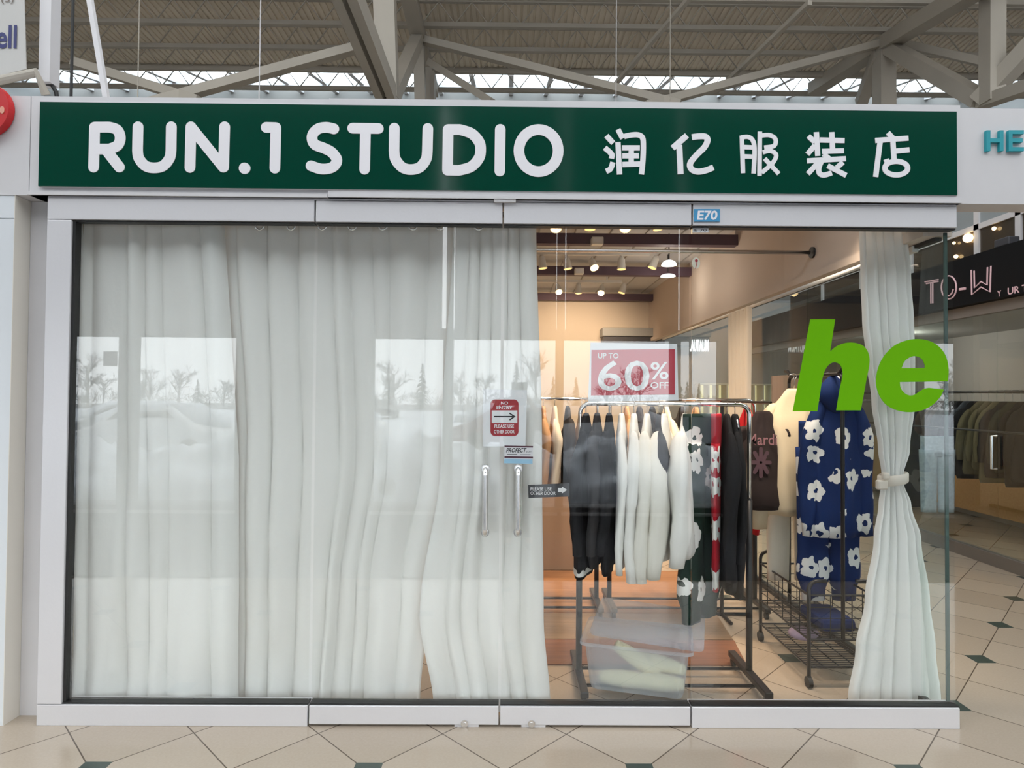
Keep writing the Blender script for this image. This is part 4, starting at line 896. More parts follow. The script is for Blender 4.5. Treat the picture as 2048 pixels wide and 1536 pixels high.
# storage bin with slippers
BINM = bpy.data.materials.new('milky_plastic'); BINM.use_nodes = True; nt = BINM.node_tree; nt.nodes.clear()
_o = nt.nodes.new('ShaderNodeOutputMaterial'); _m = nt.nodes.new('ShaderNodeMixShader'); _t = nt.nodes.new('ShaderNodeBsdfTransparent'); _p = nt.nodes.new('ShaderNodeBsdfPrincipled')
_t.inputs[0].default_value = (.86, .90, .95, 1); _p.inputs['Base Color'].default_value = (.66, .71, .78, 1); _p.inputs['Roughness'].default_value = .3; _m.inputs[0].default_value = .30
nt.links.new(_t.outputs[0], _m.inputs[1]); nt.links.new(_p.outputs[0], _m.inputs[2]); nt.links.new(_m.outputs[0], _o.inputs[0])
BW, BD, BH = .56, .38, .265
t = thing('storage_bin', (0, 0, 0), 'translucent plastic storage bin on the floor under the white clothes', 'bin')
def rr_ring(w, d, z, r=.04, n=5):
    out = []
    for sx, sy, a0 in ((1, 1, 0), (-1, 1, 90), (-1, -1, 180), (1, -1, 270)):
        out += [(sx*(w/2-r)+r*math.cos(math.radians(a0+90*k/n)), sy*(d/2-r)+r*math.sin(math.radians(a0+90*k/n)), z) for k in range(n+1)]
    return out
bm = NB(); loft(bm, [rr_ring(BW*.86, BD*.84, .004), rr_ring(BW*.89, BD*.87, .03), rr_ring(BW*.97, BD*.96, BH-.03), rr_ring(BW, BD, BH-.02), rr_ring(BW+.035, BD+.035, BH-.018), rr_ring(BW+.035, BD+.035, BH)], False)
bm.faces.ensure_lookup_table(); bm.faces.new([v for v in bm.verts][:24][::-1]); obj('tub', bm, BINM, t, smooth=False)
bm = NB(); loft(bm, [rr_ring(BW+.02, BD+.02, -.012), rr_ring(BW+.04, BD+.04, -.010), rr_ring(BW+.04, BD+.04, .008), rr_ring(BW-.03, BD-.03, .014)])
LIDM = BINM.copy(); LIDM.name = 'clear_lid_plastic'; [n for n in LIDM.node_tree.nodes if n.type == 'MIX_SHADER'][0].inputs[0].default_value = .22
lid = obj('lid', bm, LIDM, t); lid.rotation_euler = (math.radians(9), math.radians(2), math.radians(-3)); lid.location = (.06, .05, BH+.05)
t.rotation_euler[2] = math.radians(-15); t.location = (.735, .385, .055)
SLP = mat('cream_plush', (.95, .84, .52), .95, bump=.6, bscale=120, sheen=.4)
def slipper(lx, ly, lz, rz, ry, lab):
    bm = NB(); rg = []
    for k in range(13):
        q = k/12; w = .058*math.sin(PI*min(1, .12+.80*q))**.6; h = .042*math.sin(PI*(.15+.7*q))**.5
        rg.append([(-.14+.28*q, w*math.cos(2*PI*i/18), h*math.sin(2*PI*i/18)) for i in range(18)])
    loft(bm, rg); o = obj('slipper', bm, SLP, smooth=True); tag(o, lab, 'slipper', 'cream slippers in the bin')
    o.rotation_euler = (0, ry, rz+math.radians(-15))
    v = Matrix.Rotation(math.radians(-15), 3, 'Z') @ Vector((lx, ly, lz)); o.location = Vector((.735, .385, .055))+v
slipper(-.06, -.08, .042, 0, 0, 'cream plush slipper lying at the bottom left of the bin')
slipper(.11, -.08, .045, .05, 0, 'cream plush slipper lying at the bottom right of the bin')
slipper(.0, -.02, .13, .1, .55, 'cream plush slipper leaning diagonally across the bin')
slipper(.12, .03, .10, -.1, .12, 'cream plush slipper on top at the right of the bin')

# floor mats in the shop
WOODA = wood_mat('red_brown_wood', (.16, .062, .03), (.24, .10, .05)); WOODB = wood_mat('grey_brown_wood', (.20, .13, .075), (.28, .19, .12))
def floor_mat(name, px, py0, py1, m, lab, rp):
    a = UZ(px, py1, .01); b = UZ(px, py0, .01); c1 = UZ(rp[0], py1, .01); c0 = UZ(rp[1], py0, .01)
    bm = NB(); v = [bm.verts.new((p[0], p[1], z)) for z in (.001, .009) for p in ((a.x, a.y), (c1.x, a.y), (c0.x, b.y), (b.x, b.y))]
    for f in ((3, 2, 1, 0), (4, 5, 6, 7), (0, 1, 5, 4), (1, 2, 6, 5), (2, 3, 7, 6), (3, 0, 4, 7)): bm.faces.new([v[i] for i in f])
    tag(obj(name, bm, m), lab, 'mat')
floor_mat('floor_mat', 1000, 1278, 1327, WOODA, 'red-brown wood-look floor mat behind the storage bin', (1492, 1466))
floor_mat('floor_mat', 1000, 1225, 1276.5, WOODB, 'grey-brown wood-look floor mat behind the red-brown one', (1464, 1430))
floor_mat('floor_mat', 1000, 1140, 1223.5, wood_mat('orange_brown_wood', (.26, .125, .06), (.34, .18, .09)), 'orange-brown wood-look floor mat under the back racks', (1428, 1380))
# low counter and unit on the back wall
bm = NB(); box(bm, -.35, 2.8, 0, .68, 3.4, .86, .01); tag(obj('counter', bm, mat('tan_laminate', (.36, .26, .19), .5)), 'tan counter standing behind the back rack beside the curtain edge', 'counter')
a, b = U(1205, 655, 6.2), U(1333, 690, 6.2)
t = thing('wall_unit', (a.x, 6.4, b.z), 'grey air unit mounted on the back wall above the sale poster', 'air unit')
bm = NB(); box(bm, a.x, 6.2, (a.z+b.z)/2, b.x, YB-.002, a.z, .01); obj('housing', bm, mat('grey_plastic', (.30, .31, .31), .5), t)
bm = NB(); box(bm, a.x+.02, 6.23, b.z, b.x-.02, YB-.003, (a.z+b.z)/2-.001); obj('grille', bm, PANELD, t)
rp = U(148, 700, .25); bm = NB(); box(bm, XI0+.001, .16, U(150, 765, .2).z, XI0+.006, .42, U(150, 656, .2).z); tag(obj('wall_poster', bm, DKRED), 'red poster on the left wall beside the curtain', 'poster')

# ------------------------------------------------------------------ shop across the passage
OX = 4.82
t = thing('window_5', (OX, 4, 0), 'glass front of the shop across the passage', 'window', kind='structure')
bm = NB(); box(bm, OX-.03, -.5, 0, OX+.06, 12, .12); obj('bottom_rail', bm, mat('dull_bronze_rail', (.20, .18, .165), .5, .2), t)
for a, b in ((-.4, 1.3), (1.31, 3.0), (3.01, 4.6), (4.61, 6.4), (6.41, 8.4)):
    bm = NB(); box(bm, OX, a, .12, OX+.012, b, 2.5); obj('pane', bm, SIDEGLASS, t)
bm = NB(); box(bm, OX-.02, -.5, 2.5, OX+.05, 12, 2.61); obj('top_rail', bm, mat('dull_taupe_rail', (.24, .21, .19), .6), t)
hp = UX(1985, 900, OX-.04)
bm = NB(); z1h, z0h = UX(1985, 872, OX-.05).z, UX(1985, 938, OX-.05).z
tube(bm, [(OX, hp.y, z1h), (OX-.05, hp.y, z1h), (OX-.05, hp.y, z0h), (OX, hp.y, z0h)], .012, 8); obj('handle', bm, CHROME, t)
t = thing('black_sign', (OX, 4, 2.61), 'long black sign with pink neon-style letters over the shop across the passage', 'sign')
bm = NB(); box(bm, OX-.10, -.5, 2.615, OX+.05, 12, 3.11); obj('panel', bm, mat('black_sign_panel', (.006, .006, .007), .55, spec=.2), t)
PKN = mat('pink_neon_letters', (.55, .36, .38), .5, emit=.08)
def onx(px, py): return UX(px, py, OX-.10)
def xletter(strokes, w=.015):
    bm = NB()
    for s in strokes:
        pts = [onx(*p)-Vector((.012, 0, 0)) for p in s]; tube(bm, pts, w/2, 6)
    obj('letter', bm, PKN, t)
s_ = .2736; q = lambda L: [(1848+a*s_, 380+b*s_) for a, b in L]
xletter([q([(355, 585), (358, 765), (425, 710), (492, 745), (498, 555)]), q([(375, 590), (378, 715), (425, 670), (470, 695), (473, 565)])])
xletter([q([(268, 722), (312, 716)]), q([(268, 730), (312, 724)])])
xletter([q([(190+55*math.sin(k*PI/10), 712-85*math.cos(k*PI/10)) for k in range(21)]), q([(152, 735), (165, 765), (190, 775), (212, 755), (222, 725)])])
xletter([q([(15, 672), (112, 655)]), q([(25, 685), (112, 668)]), q([(58, 680), (58, 830)]), q([(72, 678), (72, 828)])])
def xtext(s, l, tt, r, b):
    A, B, Tt = onx(l, b), onx(r, b), onx(l, tt); w = (B-A).length
    text_at('lettering', s, A-Vector((.003, 0, 0)), (0, -1, 0), (0, 0, 1), abs(B.y-A.y), Tt.z-A.z, PKN, t, .02)
xtext('Y', 1995, 582, 2003, 594); xtext('UR T', 2016, 576, 2056, 590)
# upper wall with windows over the black sign
t = thing('window_6', (OX+.2, 4, 3.1), 'row of dark upper windows above the black sign', 'window', kind='structure')
bm = NB()
for y in (0.1, 1.05, 2.0, 2.95, 3.5, 4.6, 5.7, 6.8): box(bm, OX+.2, y, 3.0, OX+.26, y+.07, 4.0)
box(bm, OX+.2, -.5, 3.46, OX+.25, 8, 3.52); box(bm, OX+.2, -.5, 3.95, OX+.28, 8, 4.1); obj('frame', bm, ALU_W, t)
bm = NB(); box(bm, OX+.22, -.5, 3.0, OX+.235, 8, 3.46); obj('pane', bm, mat('smoked_glass', (.06, .045, .03), .08), t)
bm = NB(); box(bm, OX+.22, -.5, 3.525, OX+.235, 8, 3.95); obj('pane', bm, mat('grey_glass', (.30, .33, .34), .25), t)
for px, py, r, lab in ((1936, 476, .05, 'bright lamp seen in the upper window above the black sign'), (1912, 513, .022, 'small lamp low in the upper window'), (1908, 486, .016, 'tiny lamp at the left of the upper window'), (1988, 457, .02, 'small white lamp in the right upper window')):
    c = UX(px, py, OX+.19); bm = NB(); bmesh.ops.create_icosphere(bm, subdivisions=2, radius=r, matrix=Matrix.Translation(c)); tag(obj('lamp', bm, WARM, smooth=True), lab, 'lamp')
c = UX(2015, 490, OX-.02); bm = NB(); box(bm, OX-.09, c.y-.1, 3.112, OX+.02, c.y+.08, 3.19, .01); tag(obj('projector_box', bm, PANELD), 'small dark box on top of the black sign', 'box')
# its interior
OB = 6.6
bm = NB(); box(bm, OB, -.5, 0, OB+.1, 12, 2.6); struct('wall_1', bm, mat('grey_shop_wall', (.46, .45, .44), .8))
bm = NB(); box(bm, OX+.08, -.5, 2.55, OB+.1, 12, 2.6); struct('ceiling_2', bm, GREYW)
bm = NB(); box(bm, 6.35, 1.2, .12, 6.40, 8.2, 1.0); tag(obj('display_board', bm, wood_mat('orange_wood', (.55, .30, .11), (.62, .36, .15))), 'orange wood board below the rack across the passage', 'board')
t = thing('wall_rail', (5.7, 4, 1.73), 'dark clothes rail in the shop across the passage', 'rail')
bm = NB(); tube(bm, [(5.6, 1.4, 1.73), (5.6, 7.5, 1.73)], .016, 8); obj('bar', bm, DKSTEEL, t)
for y in (1.5, 4.6, 7.4):
    bm = NB(); tube(bm, [(5.6, y, 1.73), (6.6, y, 1.73)], .012, 8); obj('bracket', bm, DKSTEEL, t)
mats = [BLK, BLK, DOLV, BLK, OLV, OLV, OLV, BLK, GRY, BLK, DOLV, DBRN, DBRN, DBRN, CHAR, BLK]
nms = ['long black', 'black', 'dark olive', 'black', 'khaki', 'light khaki', 'khaki green', 'black', 'slate blue', 'black', 'dark olive', 'dark brown', 'chestnut brown', 'brown', 'charcoal', 'black']
ordn = ['nearest the right photo edge', 'second', 'third', 'fourth', 'fifth', 'sixth', 'seventh', 'eighth', 'ninth', 'tenth', 'eleventh', 'twelfth', 'thirteenth', 'fourteenth', 'fifteenth', 'farthest']
for i in range(16):
    k = i; y = 3.55+i*.115
    lab = '%s wool coat, %s along the rail across the passage' % (nms[k], ordn[i])
    top('coat', lab, 'coat', (5.6, y, 1.73-.11), mats[k], L=.86+.08*math.sin(i*2.1), D=.03, slv=.6, sr=.055, face='y', seed=200+i, turn=.12*math.sin(i*1.7), group='coats across the passage', W=.23)
    n = Vector((5.6, y, 1.62)); t = thing('clothes_hanger', n, 'wire hanger of the coat %s, across the passage' % ordn[i], 'hanger', 'coat hangers across the passage')
    bm = NB(); tube(bm, [n, n+Vector((0, 0, .10))]+[n+Vector((.018*math.cos(a)-.0, 0, .108+.018*math.sin(a))) for a in [(-.2+j*.2)*PI for j in range(6)]], .0028, 5); obj('hook', bm, HANG, t)
for y in (1.8, 5.5):  # lamps added to light this interior
    ld = bpy.data.lights.new('added_shop_lamp_light', 'POINT'); ld.energy = 6; ld.color = (1, .92, .82); ld.shadow_soft_size = .12
    t = thing('added_shop_lamp', (5.4, y, 2.5), 'lamp added to light the shop across the passage, %s' % ('near the glass corner' if y < 3 else 'farther back'), 'lamp')
    bm = NB(); disc(bm, (5.4, y, 2.5), .09, .04, 24, 'Z'); obj('housing', bm, PWHITE, t)
    bm = NB(); disc(bm, (5.4, y, 2.495), .07, .004, 24, 'Z'); obj('bulb', bm, WARM, t)
    lo = bpy.data.objects.new('glow', ld); COL.objects.link(lo); lo.location = (5.4, y, 2.42); adopt(lo, t)
# jeans and dark top in the window seen beside the tied curtain
def onw(px, py): return UX(px, py, 5.0)
a, b = onw(1845, 870), onw(1888, 1030)
trousers('jeans', 'pale blue jeans hung in the window across the passage', (5.05, (a.y+b.y)/2, a.z), mat('pale_denim', (.40, .47, .55), .9, vary=.15, vscale=30), L=a.z-b.z, W=.20, r0=.11, r1=.1, face='y', seed=301, cuff=False, D=.4)
top('polo_shirt', 'olive grey top hung beside the pale jeans across the passage', 'shirt', (5.05, (a.y+b.y)/2+.55, a.z+.08), DOLV, L=1.0, W=.25, slv=.5, face='y', seed=302, sr=.08)
bm = NB(); tube(bm, [(5.05, 2.6, a.z+.10), (5.05, 7, a.z+.10)], .01, 8)
for y in (2.7, 6.9): tube(bm, [(5.05, y, a.z+.1), (5.05, y, 2.55)], .006, 6)
tag(obj('window_rail', bm, DKSTEEL), 'thin rail behind the glass across the passage carrying the jeans', 'rail')
# lit cubby shelves and sign farther down the passage
yq = 8.5; a, b = U(1400, 768, yq), U(1545, 838, yq)
t = thing('cubby_shelf', (a.x, yq, b.z), 'glowing yellow cubby shelves seen above the front rack', 'shelf')
bm = NB(); box(bm, a.x, yq+.3, b.z, b.x, yq+.32, a.z); obj('back_panel', bm, mat('lit_cubby_back', (.75, .68, .38), .6, emit=.2), t)
bm = NB()
for k in range(9): x = a.x+(b.x-a.x)*k/8; box(bm, x-.012, yq, b.z, x+.012, yq+.3, a.z)
for k in range(3): z = b.z+(a.z-b.z)*k/2; box(bm, a.x, yq, z-.012, b.x, yq+.3, z+.012)
obj('frame', bm, mat('pale_shelf_frame', (.45, .43, .33), .6), t)
bm = NB(); box(bm, a.x, yq, 0, b.x, yq+.32, b.z-.013); obj('base', bm, GREYW, t)
yq = 7.8; bm = NB(); quad_px(bm, [(1545, 752), (1640, 745), (1640, 1000), (1545, 1000)], yq, .05); tag(obj('peach_panel', bm, mat('peach_panel', (.72, .36, .22), .6)), 'peach coloured panel seen behind the cream jumper', 'panel')
yq = 9.4; bm = NB(); box(bm, U(1300, 700, yq).x, yq, 0, OB, yq+.1, 3.6); struct('wall_2', bm, mat('slate_passage_wall', (.20, .20, .20), .8))
t = thing('lit_sign', U(1400, 690, yq-.02), 'small white glowing sign beyond the glass, right of the sale poster', 'sign')
text_px('lettering', '.AUTAUM', 1380, 679, 1417, 703, yq-.02, mat('white_neon', (1, 1, 1), .5, emit=.8), t, .02)

# ------------------------------------------------------------------ behind the camera: outer wall, windows, winter car park (mostly seen as reflections)
YW = -4.4; DV = 3.16+abs(YW)+.03
def vx(px): return (px-1015)/F_PX*DV
def vz(py): return CAM.z-(py-797)/F_PX*DV
zs, zh = vz(1018), vz(683)
wins = [(60, 240), (270, 473), (745, 886), (905, 1112), (1127, 1344), (1362, 1441), (1852, 2060), (2090, 2300)]
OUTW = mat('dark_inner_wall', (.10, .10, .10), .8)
XW = [(-17.2, -15), (-14.6, -12.4), (-12, -9.8), (-9.4, -7.2)], [(9.2, 11.2), (11.6, 13.8), (14.2, 17.2)]  # extra bays out of view, added to let in more daylight
WX = XW[0]+[(vx(a), vx(b)) for a, b in wins]+XW[1]
edges = [-18]+[p for w_ in WX for p in w_]+[18]
bm = NB()
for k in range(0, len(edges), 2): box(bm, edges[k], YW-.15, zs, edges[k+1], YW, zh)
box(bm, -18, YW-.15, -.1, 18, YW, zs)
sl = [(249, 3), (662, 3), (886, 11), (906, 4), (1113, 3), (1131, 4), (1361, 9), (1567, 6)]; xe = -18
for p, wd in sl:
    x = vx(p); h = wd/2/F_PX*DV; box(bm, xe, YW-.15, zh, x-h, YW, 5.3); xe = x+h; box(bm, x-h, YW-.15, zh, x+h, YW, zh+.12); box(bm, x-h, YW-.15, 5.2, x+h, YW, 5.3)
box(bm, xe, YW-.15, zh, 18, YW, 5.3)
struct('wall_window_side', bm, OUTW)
for i, (a, b) in enumerate(WX):
    t = thing('window_%d' % (10+i), ((a+b)/2, YW, zs), None, None, kind='structure')
    bm = NB(); box(bm, a, YW-.08, zs, b, YW-.072, zh); obj('pane', bm, OUTGLASS, t)
    bm = NB(); box(bm, a-.02, YW+.001, zs-.09, b+.02, YW+.05, zs-.06); obj('sill', bm, ALU_W, t)
for p, py, nm, lab in ((775, 981, 'r', 'round grey sticker on the outer window, mirrored in the left door'), (217, 728, 's', 'square grey sticker on the outer window, mirrored in the left pane')):
    bm = NB()
    if nm == 'r': disc(bm, (vx(p), YW-.07, vz(py)), 18/F_PX*DV, .003)
    else: box(bm, vx(p)-.085, YW-.07, vz(py)-.09, vx(p)+.085, YW-.067, vz(py)+.09)
    tag(obj('window_sticker', bm, mat('grey_sticker', (.35, .35, .35), .7)), lab, 'sticker')
bm = NB(); box(bm, -17.9, YW+.06, .001, 17.9, -2.45, .012); tag(obj('added_carpet_strip', bm, mat('charcoal_carpet', (.035, .035, .04), .95, bump=.4, bscale=300)), 'charcoal carpet strip added along the outer windows to darken the reflection', 'carpet')  # dark strip added to dim what the glass mirrors
# outside ground and snow
SNOW = mat('snow', (.60, .63, .68), .8, bump=.8, bscale=6, vary=.28, vscale=2.6); ASPH = mat('wet_asphalt', (.20, .20, .205), .5, vary=.2, vscale=1.5)
bm = NB(); box(bm, -70, -120, -.35, 70, -4.56, -.15); struct('ground', bm, ASPH)
def snowfield(name, x0, x1, y0, y1, h, seed, lab, nx=90, ny=26):
    bm = NB(); V = []
    for j in range(ny+1):
        q = j/ny; row = []
        for i in range(nx+1):
            x = x0+(x1-x0)*i/nx; y = y0+(y1-y0)*q
            e = math.sin(PI*q)**.5 if 0 < q < 1 else 0
            z = -.16+e*(h*(.75+.6*noise.noise(Vector((x*.35, y*.35, seed))))+(.5 if h > .5 else .05)*noise.noise(Vector((x*1.7, y*1.7, seed)))+(.13 if h > .5 else .03)*noise.noise(Vector((x*5, y*5, seed))))
            row.append(bm.verts.new((x, y, z)))
        V.append(row)
    for j in range(ny):
        for i in range(nx): bm.faces.new((V[j][i], V[j][i+1], V[j+1][i+1], V[j+1][i]))
    o = obj(name, bm, SNOW, smooth=True); tag(o, lab, 'snow', kind='stuff')
snowfield('snow_bank', -14, 14, -7.4, -11, 1.0, 2.0, 'ploughed snow bank outside the windows, mirrored in the glass', 220, 44)
snowfield('snow_cover', -60, 60, -11, -70, .10, 5.0, 'snow covered car park mirrored in the glass', 120, 40)
CARG = mat('car_window', (.02, .022, .025), .1)
def car(x, y, rz, m, lab, snow=True):
    t = thing('car', (0, 0, 0), lab, 'car', 'cars in the snowy car park')
    prof = [(-2.2, .35), (-2.22, .75), (-1.6, .92), (-.9, 1.38), (-.3, 1.46), (.7, 1.44), (1.35, 1.0), (2.1, .82), (2.22, .5), (2.15, .3)]
    bm = NB(); rg = []
    for yy, s in ((-.86, .90), (-.80, 1), (0, 1.02), (.80, 1), (.86, .90)): rg.append([(a*(.985 if abs(yy) > .82 else 1), yy*(.86 if b > 1.1 else 1), .3+(b-.3)*s) for a, b in prof])
    V = [[bm.verts.new(p) for p in r] for r in rg]
    for A, B in zip(V, V[1:]):
        for k in range(len(prof)): bm.faces.new((A[k], A[(k+1) % len(prof)], B[(k+1) % len(prof)], B[k]))
    bm.faces.new(V[0]); bm.faces.new(V[-1][::-1]); obj('body', bm, m, t)
    for s in (-1, 1):
        bm = NB(); P = [(-1.35, s*.80, .96), (-.85, s*.745, 1.30), (.62, s*.745, 1.34), (1.15, s*.80, .98)]
        A = [bm.verts.new(Vector(p)+Vector((0, s*.02, 0))) for p in P]; bm.faces.new(A); obj('side_window', bm, CARG, t)
    for wx in (-1.35, 1.4):
        for s in (-1, 1): bm = NB(); disc(bm, (wx, s*.80-.09, .32), .32, .18, 24); obj('wheel', bm, RUBBER, t)
    if snow:
        bm = NB(); rg = []
        for k in range(6):
            f = 1-.16*k/5; rg.append([(-.1+(2.05 if k < 2 else 1.2)*f*math.cos(2*PI*i/24)*(1+.04*math.sin(3*i)), .78*f*math.sin(2*PI*i/24), (.92 if k == 0 else 1.12 if k == 1 else 1.40)+.14*(1-(1-k/5)**2)) for i in range(24)])
        loft(bm, rg); obj('snow_cap', bm, SNOW, t, smooth=True)
    t.rotation_euler[2] = rz; t.location = (x, y, -.16)
CW, CG, CM, CD = mat('white_car_paint', (.65, .66, .68), .3), mat('grey_car_paint', (.30, .31, .33), .3), mat('maroon_car_paint', (.12, .02, .03), .3), mat('dark_car_paint', (.04, .04, .05), .3)
car(2.6, -13.6, .15, CW, 'white car nearest the windows, mirrored behind the white clothes')
car(.4, -17.6, .05, CM, 'maroon car mirrored behind the front clothes rack')
car(5.6, -18, .1, CG, 'grey car mirrored to the right of the maroon one')
car(-9.4, -14.2, .2, CW, 'pale snow-capped car mirrored in the left pane, nearest')
car(-6.2, -18, -.1, CW, 'white snow-capped car mirrored in the left pane, farther back')
car(-12.5, -18.6, 0, CG, 'grey snow-capped car mirrored at the far left')
car(-9.2, -44, 1.5, CD, 'dark car parked end-on, mirrored in the left door', False)
TREE = mat('hazed_bare_branches', (.24, .235, .23), .9); EVG = mat('hazed_evergreen', (.16, .185, .175), .9)  # distance haze put into the branch and needle colours as grey
def bare_tree(h, rr):
    bm = NB()
    def grow(p, d, l, r, lv):
        q = p+d*l; r = max(r, .018); tube(bm, [p, q], [r, r*.7], 3, caps=False)
        if lv == 0: return
        for k in range(6 if lv > 2 else 4):
            dd = (d+Vector((rr.uniform(-1, 1), rr.uniform(-1, 1), rr.uniform(-.35, .5)))).normalized(); grow(p.lerp(q, rr.uniform(.25, 1)), dd, l*rr.uniform(.45, .62), r*.5, lv-1)
    grow(Vector((0, 0, 0)), Vector((0, 0, 1)), h*.55, h*.022, 4); return bm
def evergreen(h, rr):
    bm = NB(); tube(bm, [(0, 0, 0), (0, 0, h)], [.12, .02], 5)
    for k in range(90):
        f = k/90; z = .08*h+.92*h*f; L = (1-f)*h*.20+.1; a = rr.uniform(0, 6.28); d = Vector((math.cos(a), math.sin(a), -.25))
        tube(bm, [Vector((0, 0, z)), Vector((0, 0, z))+d*L*.6, Vector((0, 0, z-.05*h*(1-f)))+d*L], [.05*h/5+.03, .09*h/5, .02], 4)
    return bm
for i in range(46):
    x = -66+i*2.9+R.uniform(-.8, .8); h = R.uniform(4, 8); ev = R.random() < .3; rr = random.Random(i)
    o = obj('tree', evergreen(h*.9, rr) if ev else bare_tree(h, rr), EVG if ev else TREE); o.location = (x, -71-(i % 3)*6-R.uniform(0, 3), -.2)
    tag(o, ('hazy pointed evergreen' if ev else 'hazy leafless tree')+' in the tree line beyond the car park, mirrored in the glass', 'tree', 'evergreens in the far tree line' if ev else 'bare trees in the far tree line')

# ------------------------------------------------------------------ the photographer, mirrored in the doors
def skin(name, V, E, m, parent, root, sub=2):
    keys = list(V); me = bpy.data.meshes.new(name); me.from_pydata([V[k][0] for k in keys], [(keys.index(a), keys.index(b)) for a, b in E], [])
    o = bpy.data.objects.new(name+'_tmp', me); COL.objects.link(o)
    md = o.modifiers.new('skin', 'SKIN'); md.use_smooth_shade = True
    for i, k in enumerate(keys):
        r = V[k][1]; sv = me.skin_vertices[0].data[i]; sv.radius = r if isinstance(r, tuple) else (r, r); sv.use_root = (k == root)
    sb = o.modifiers.new('sub', 'SUBSURF'); sb.levels = sub; sb.render_levels = sub
    dg = bpy.context.evaluated_depsgraph_get(); out = bpy.data.meshes.new_from_object(o.evaluated_get(dg)); bpy.data.objects.remove(o)
    out.materials.clear(); out.materials.append(m); out.polygons.foreach_set('use_smooth', [True]*len(out.polygons))
    r = bpy.data.objects.new(name, out); COL.objects.link(r)
    if parent: adopt(r, parent)
    return r
SKINM = mat('skin', (.55, .36, .27), .55); COAT = mat('dark_winter_coat', (.05, .055, .06), .8, bump=.3, bscale=30); TROU = mat('dark_trousers', (.03, .03, .04), .9); HAIR = mat('black_hair', (.012, .01, .01), .6)
PX, PY = .13, -3.62
def q(x, y, z): return (PX+x, PY+y, z)
V = {'pelvis': (q(0, 0, .93), (.13, .10)), 'waist': (q(0, 0, 1.08), (.125, .09)), 'chest': (q(0, 0, 1.30), (.15, .10)), 'neckb': (q(0, -.01, 1.44), .065), 'neck': (q(0, .01, 1.51), .05),
     'jaw': (q(0, .045, 1.565), (.058, .065)), 'head': (q(0, .03, 1.64), (.076, .092)), 'crown': (q(0, .015, 1.71), (.062, .075))}
E_ = [('pelvis', 'waist'), ('waist', 'chest'), ('chest', 'neckb'), ('neckb', 'neck'), ('neck', 'jaw'), ('jaw', 'head'), ('head', 'crown')]
HX = {1: .085, -1: -.20}
for s in (1, -1):
    n = 'R' if s > 0 else 'L'; hx = HX[s]
    V.update({n+'sh': (q(s*.17, 0, 1.40), .055), n+'el': (q(s*.33, .08, 1.25), .042), n+'wr': (q(hx+s*.055, .37, 1.52), .027), n+'pa': (q(hx+s*.03, .415, 1.575), (.034, .018)), n+'hip': (q(s*.09, 0, .86), .085), n+'kn': (q(s*.10, .01, .48), .058), n+'an': (q(s*.11, -.02, .09), .040), n+'toe': (q(s*.125, .14, .045), .036)})
    E_ += [('chest', n+'sh'), (n+'sh', n+'el'), (n+'el', n+'wr'), (n+'wr', n+'pa'), ('pelvis', n+'hip'), (n+'hip', n+'kn'), (n+'kn', n+'an'), (n+'an', n+'toe')]
    for k in range(4):
        L = (.9, 1, .95, .78)[k]
        a = q(hx+s*.018, .432, 1.612-.017*k); b_ = q(hx-s*.002, .452+.012*L, 1.616-.019*k); c_ = q(hx-s*.022*L, .462, 1.612-.020*k)
        V.update({n+'f%da' % k: (a, .009), n+'f%db' % k: (b_, .0085), n+'f%dc' % k: (c_, .007)}); E_ += [(n+'pa', n+'f%da' % k), (n+'f%da' % k, n+'f%db' % k), (n+'f%db' % k, n+'f%dc' % k)]
    V.update({n+'t1': (q(hx+s*.012, .405, 1.602), .010), n+'t2': (q(hx-s*.018, .418, 1.622), .008)}); E_ += [(n+'pa', n+'t1'), (n+'t1', n+'t2')]
person = skin('person', V, E_, SKINM, None, 'pelvis')
tag(person, 'person in a dark hooded coat holding up a phone, mirrored in the glass doors', 'person')
CV = {k: V[k] for k in ('pelvis', 'waist', 'chest', 'neckb', 'Rsh', 'Rel', 'Lsh', 'Lel')}
CV = {k: (c, tuple(x+.035 for x in r) if isinstance(r, tuple) else r+.026) for k, (c, r) in CV.items()}
CV['hem'] = (q(0, 0, .78), (.19, .15)); CE = [('hem', 'pelvis'), ('pelvis', 'waist'), ('waist', 'chest'), ('chest', 'neckb'), ('chest', 'Rsh'), ('chest', 'Lsh'), ('Rsh', 'Rel'), ('Lsh', 'Lel')]
for n in 'RL':
    CV[n+'cuff'] = (tuple(Vector(V[n+'wr'][0]).lerp(Vector(V[n+'el'][0]), .12)), .045); CE.append((n+'el', n+'cuff'))
skin('coat', CV, CE, COAT, person, 'pelvis')
TV = {k: (V[k][0], V[k][1]+.018 if not isinstance(V[k][1], tuple) else tuple(x+.02 for x in V[k][1])) for k in ('pelvis', 'Rhip', 'Lhip', 'Rkn', 'Lkn', 'Ran', 'Lan')}
skin('trousers', TV, [('pelvis', 'Rhip'), ('pelvis', 'Lhip'), ('Rhip', 'Rkn'), ('Lhip', 'Lkn'), ('Rkn', 'Ran'), ('Lkn', 'Lan')], TROU, person, 'pelvis')
for s in (1, -1):
    n = 'R' if s > 0 else 'L'; skin('shoe', {'h': (q(s*.11, -.06, .05), .05), 'm': (q(s*.115, .04, .047), .048), 't': (q(s*.127, .16, .04), .040)}, [('h', 'm'), ('m', 't')], RUBBER, person, 'm')
skin('hair', {'a': (q(0, -.015, 1.60), (.078, .07)), 'b': (q(0, -.01, 1.68), (.088, .09)), 'c': (q(0, .01, 1.745), (.066, .08))}, [('a', 'b'), ('b', 'c')], HAIR, person, 'b')
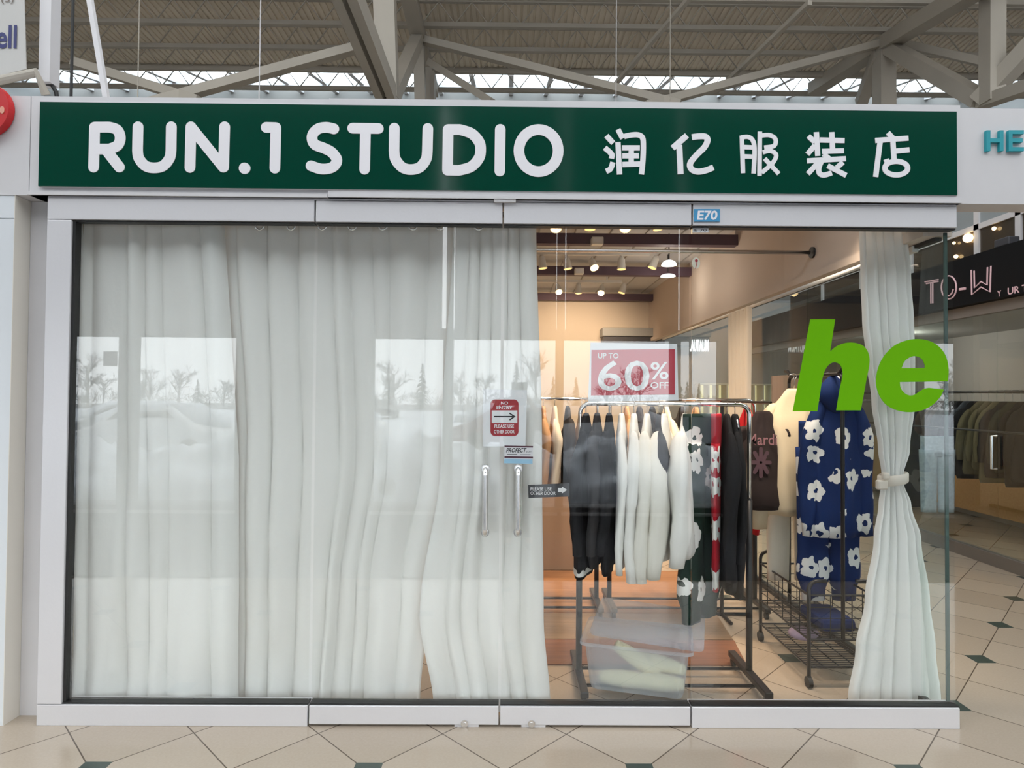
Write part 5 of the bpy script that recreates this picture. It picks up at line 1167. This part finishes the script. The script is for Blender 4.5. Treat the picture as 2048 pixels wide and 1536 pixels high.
skin('hood', {'a': (q(0, -.085, 1.50), (.11, .06)), 'b': (q(0, -.13, 1.42), (.12, .06)), 'c': (q(0, -.13, 1.34), (.08, .04))}, [('a', 'b'), ('b', 'c')], COAT, person, 'b')
for s in (1, -1):
    bm = NB(); bmesh.ops.create_uvsphere(bm, u_segments=10, v_segments=8, radius=.011, matrix=Matrix.Translation(q(s*.031, .108, 1.64))); obj('eye', bm, INK, person, smooth=True)
    skin('ear', {'a': (q(s*.078, .02, 1.655), (.012, .02)), 'b': (q(s*.080, .018, 1.615), (.010, .015))}, [('a', 'b')], SKINM, person, 'a', 1)
skin('nose', {'a': (q(0, .118, 1.645), .010), 'b': (q(0, .135, 1.603), .015)}, [('a', 'b')], SKINM, person, 'a', 1)
bm = NB(); box(bm, PX-.022, PY+.106, 1.563, PX+.022, PY+.116, 1.573, .004); obj('mouth', bm, mat('lips', (.45, .18, .16), .5), person)
t = thing('phone', (PX-.057, PY+.455, 1.58), 'black phone held up by the person mirrored in the doors', 'phone')
bm = NB(); box(bm, PX-.17, PY+.4435, 1.545, PX+.06, PY+.4515, 1.622, .004); obj('case', bm, DKSTEEL, t)
bm = NB(); box(bm, PX-.165, PY+.4425, 1.55, PX+.055, PY+.4433, 1.617); obj('screen', bm, PANELD, t)
bm = NB(); disc(bm, (PX+.04, PY+.452, 1.605), .009, .003); obj('lens', bm, BLACK, t)
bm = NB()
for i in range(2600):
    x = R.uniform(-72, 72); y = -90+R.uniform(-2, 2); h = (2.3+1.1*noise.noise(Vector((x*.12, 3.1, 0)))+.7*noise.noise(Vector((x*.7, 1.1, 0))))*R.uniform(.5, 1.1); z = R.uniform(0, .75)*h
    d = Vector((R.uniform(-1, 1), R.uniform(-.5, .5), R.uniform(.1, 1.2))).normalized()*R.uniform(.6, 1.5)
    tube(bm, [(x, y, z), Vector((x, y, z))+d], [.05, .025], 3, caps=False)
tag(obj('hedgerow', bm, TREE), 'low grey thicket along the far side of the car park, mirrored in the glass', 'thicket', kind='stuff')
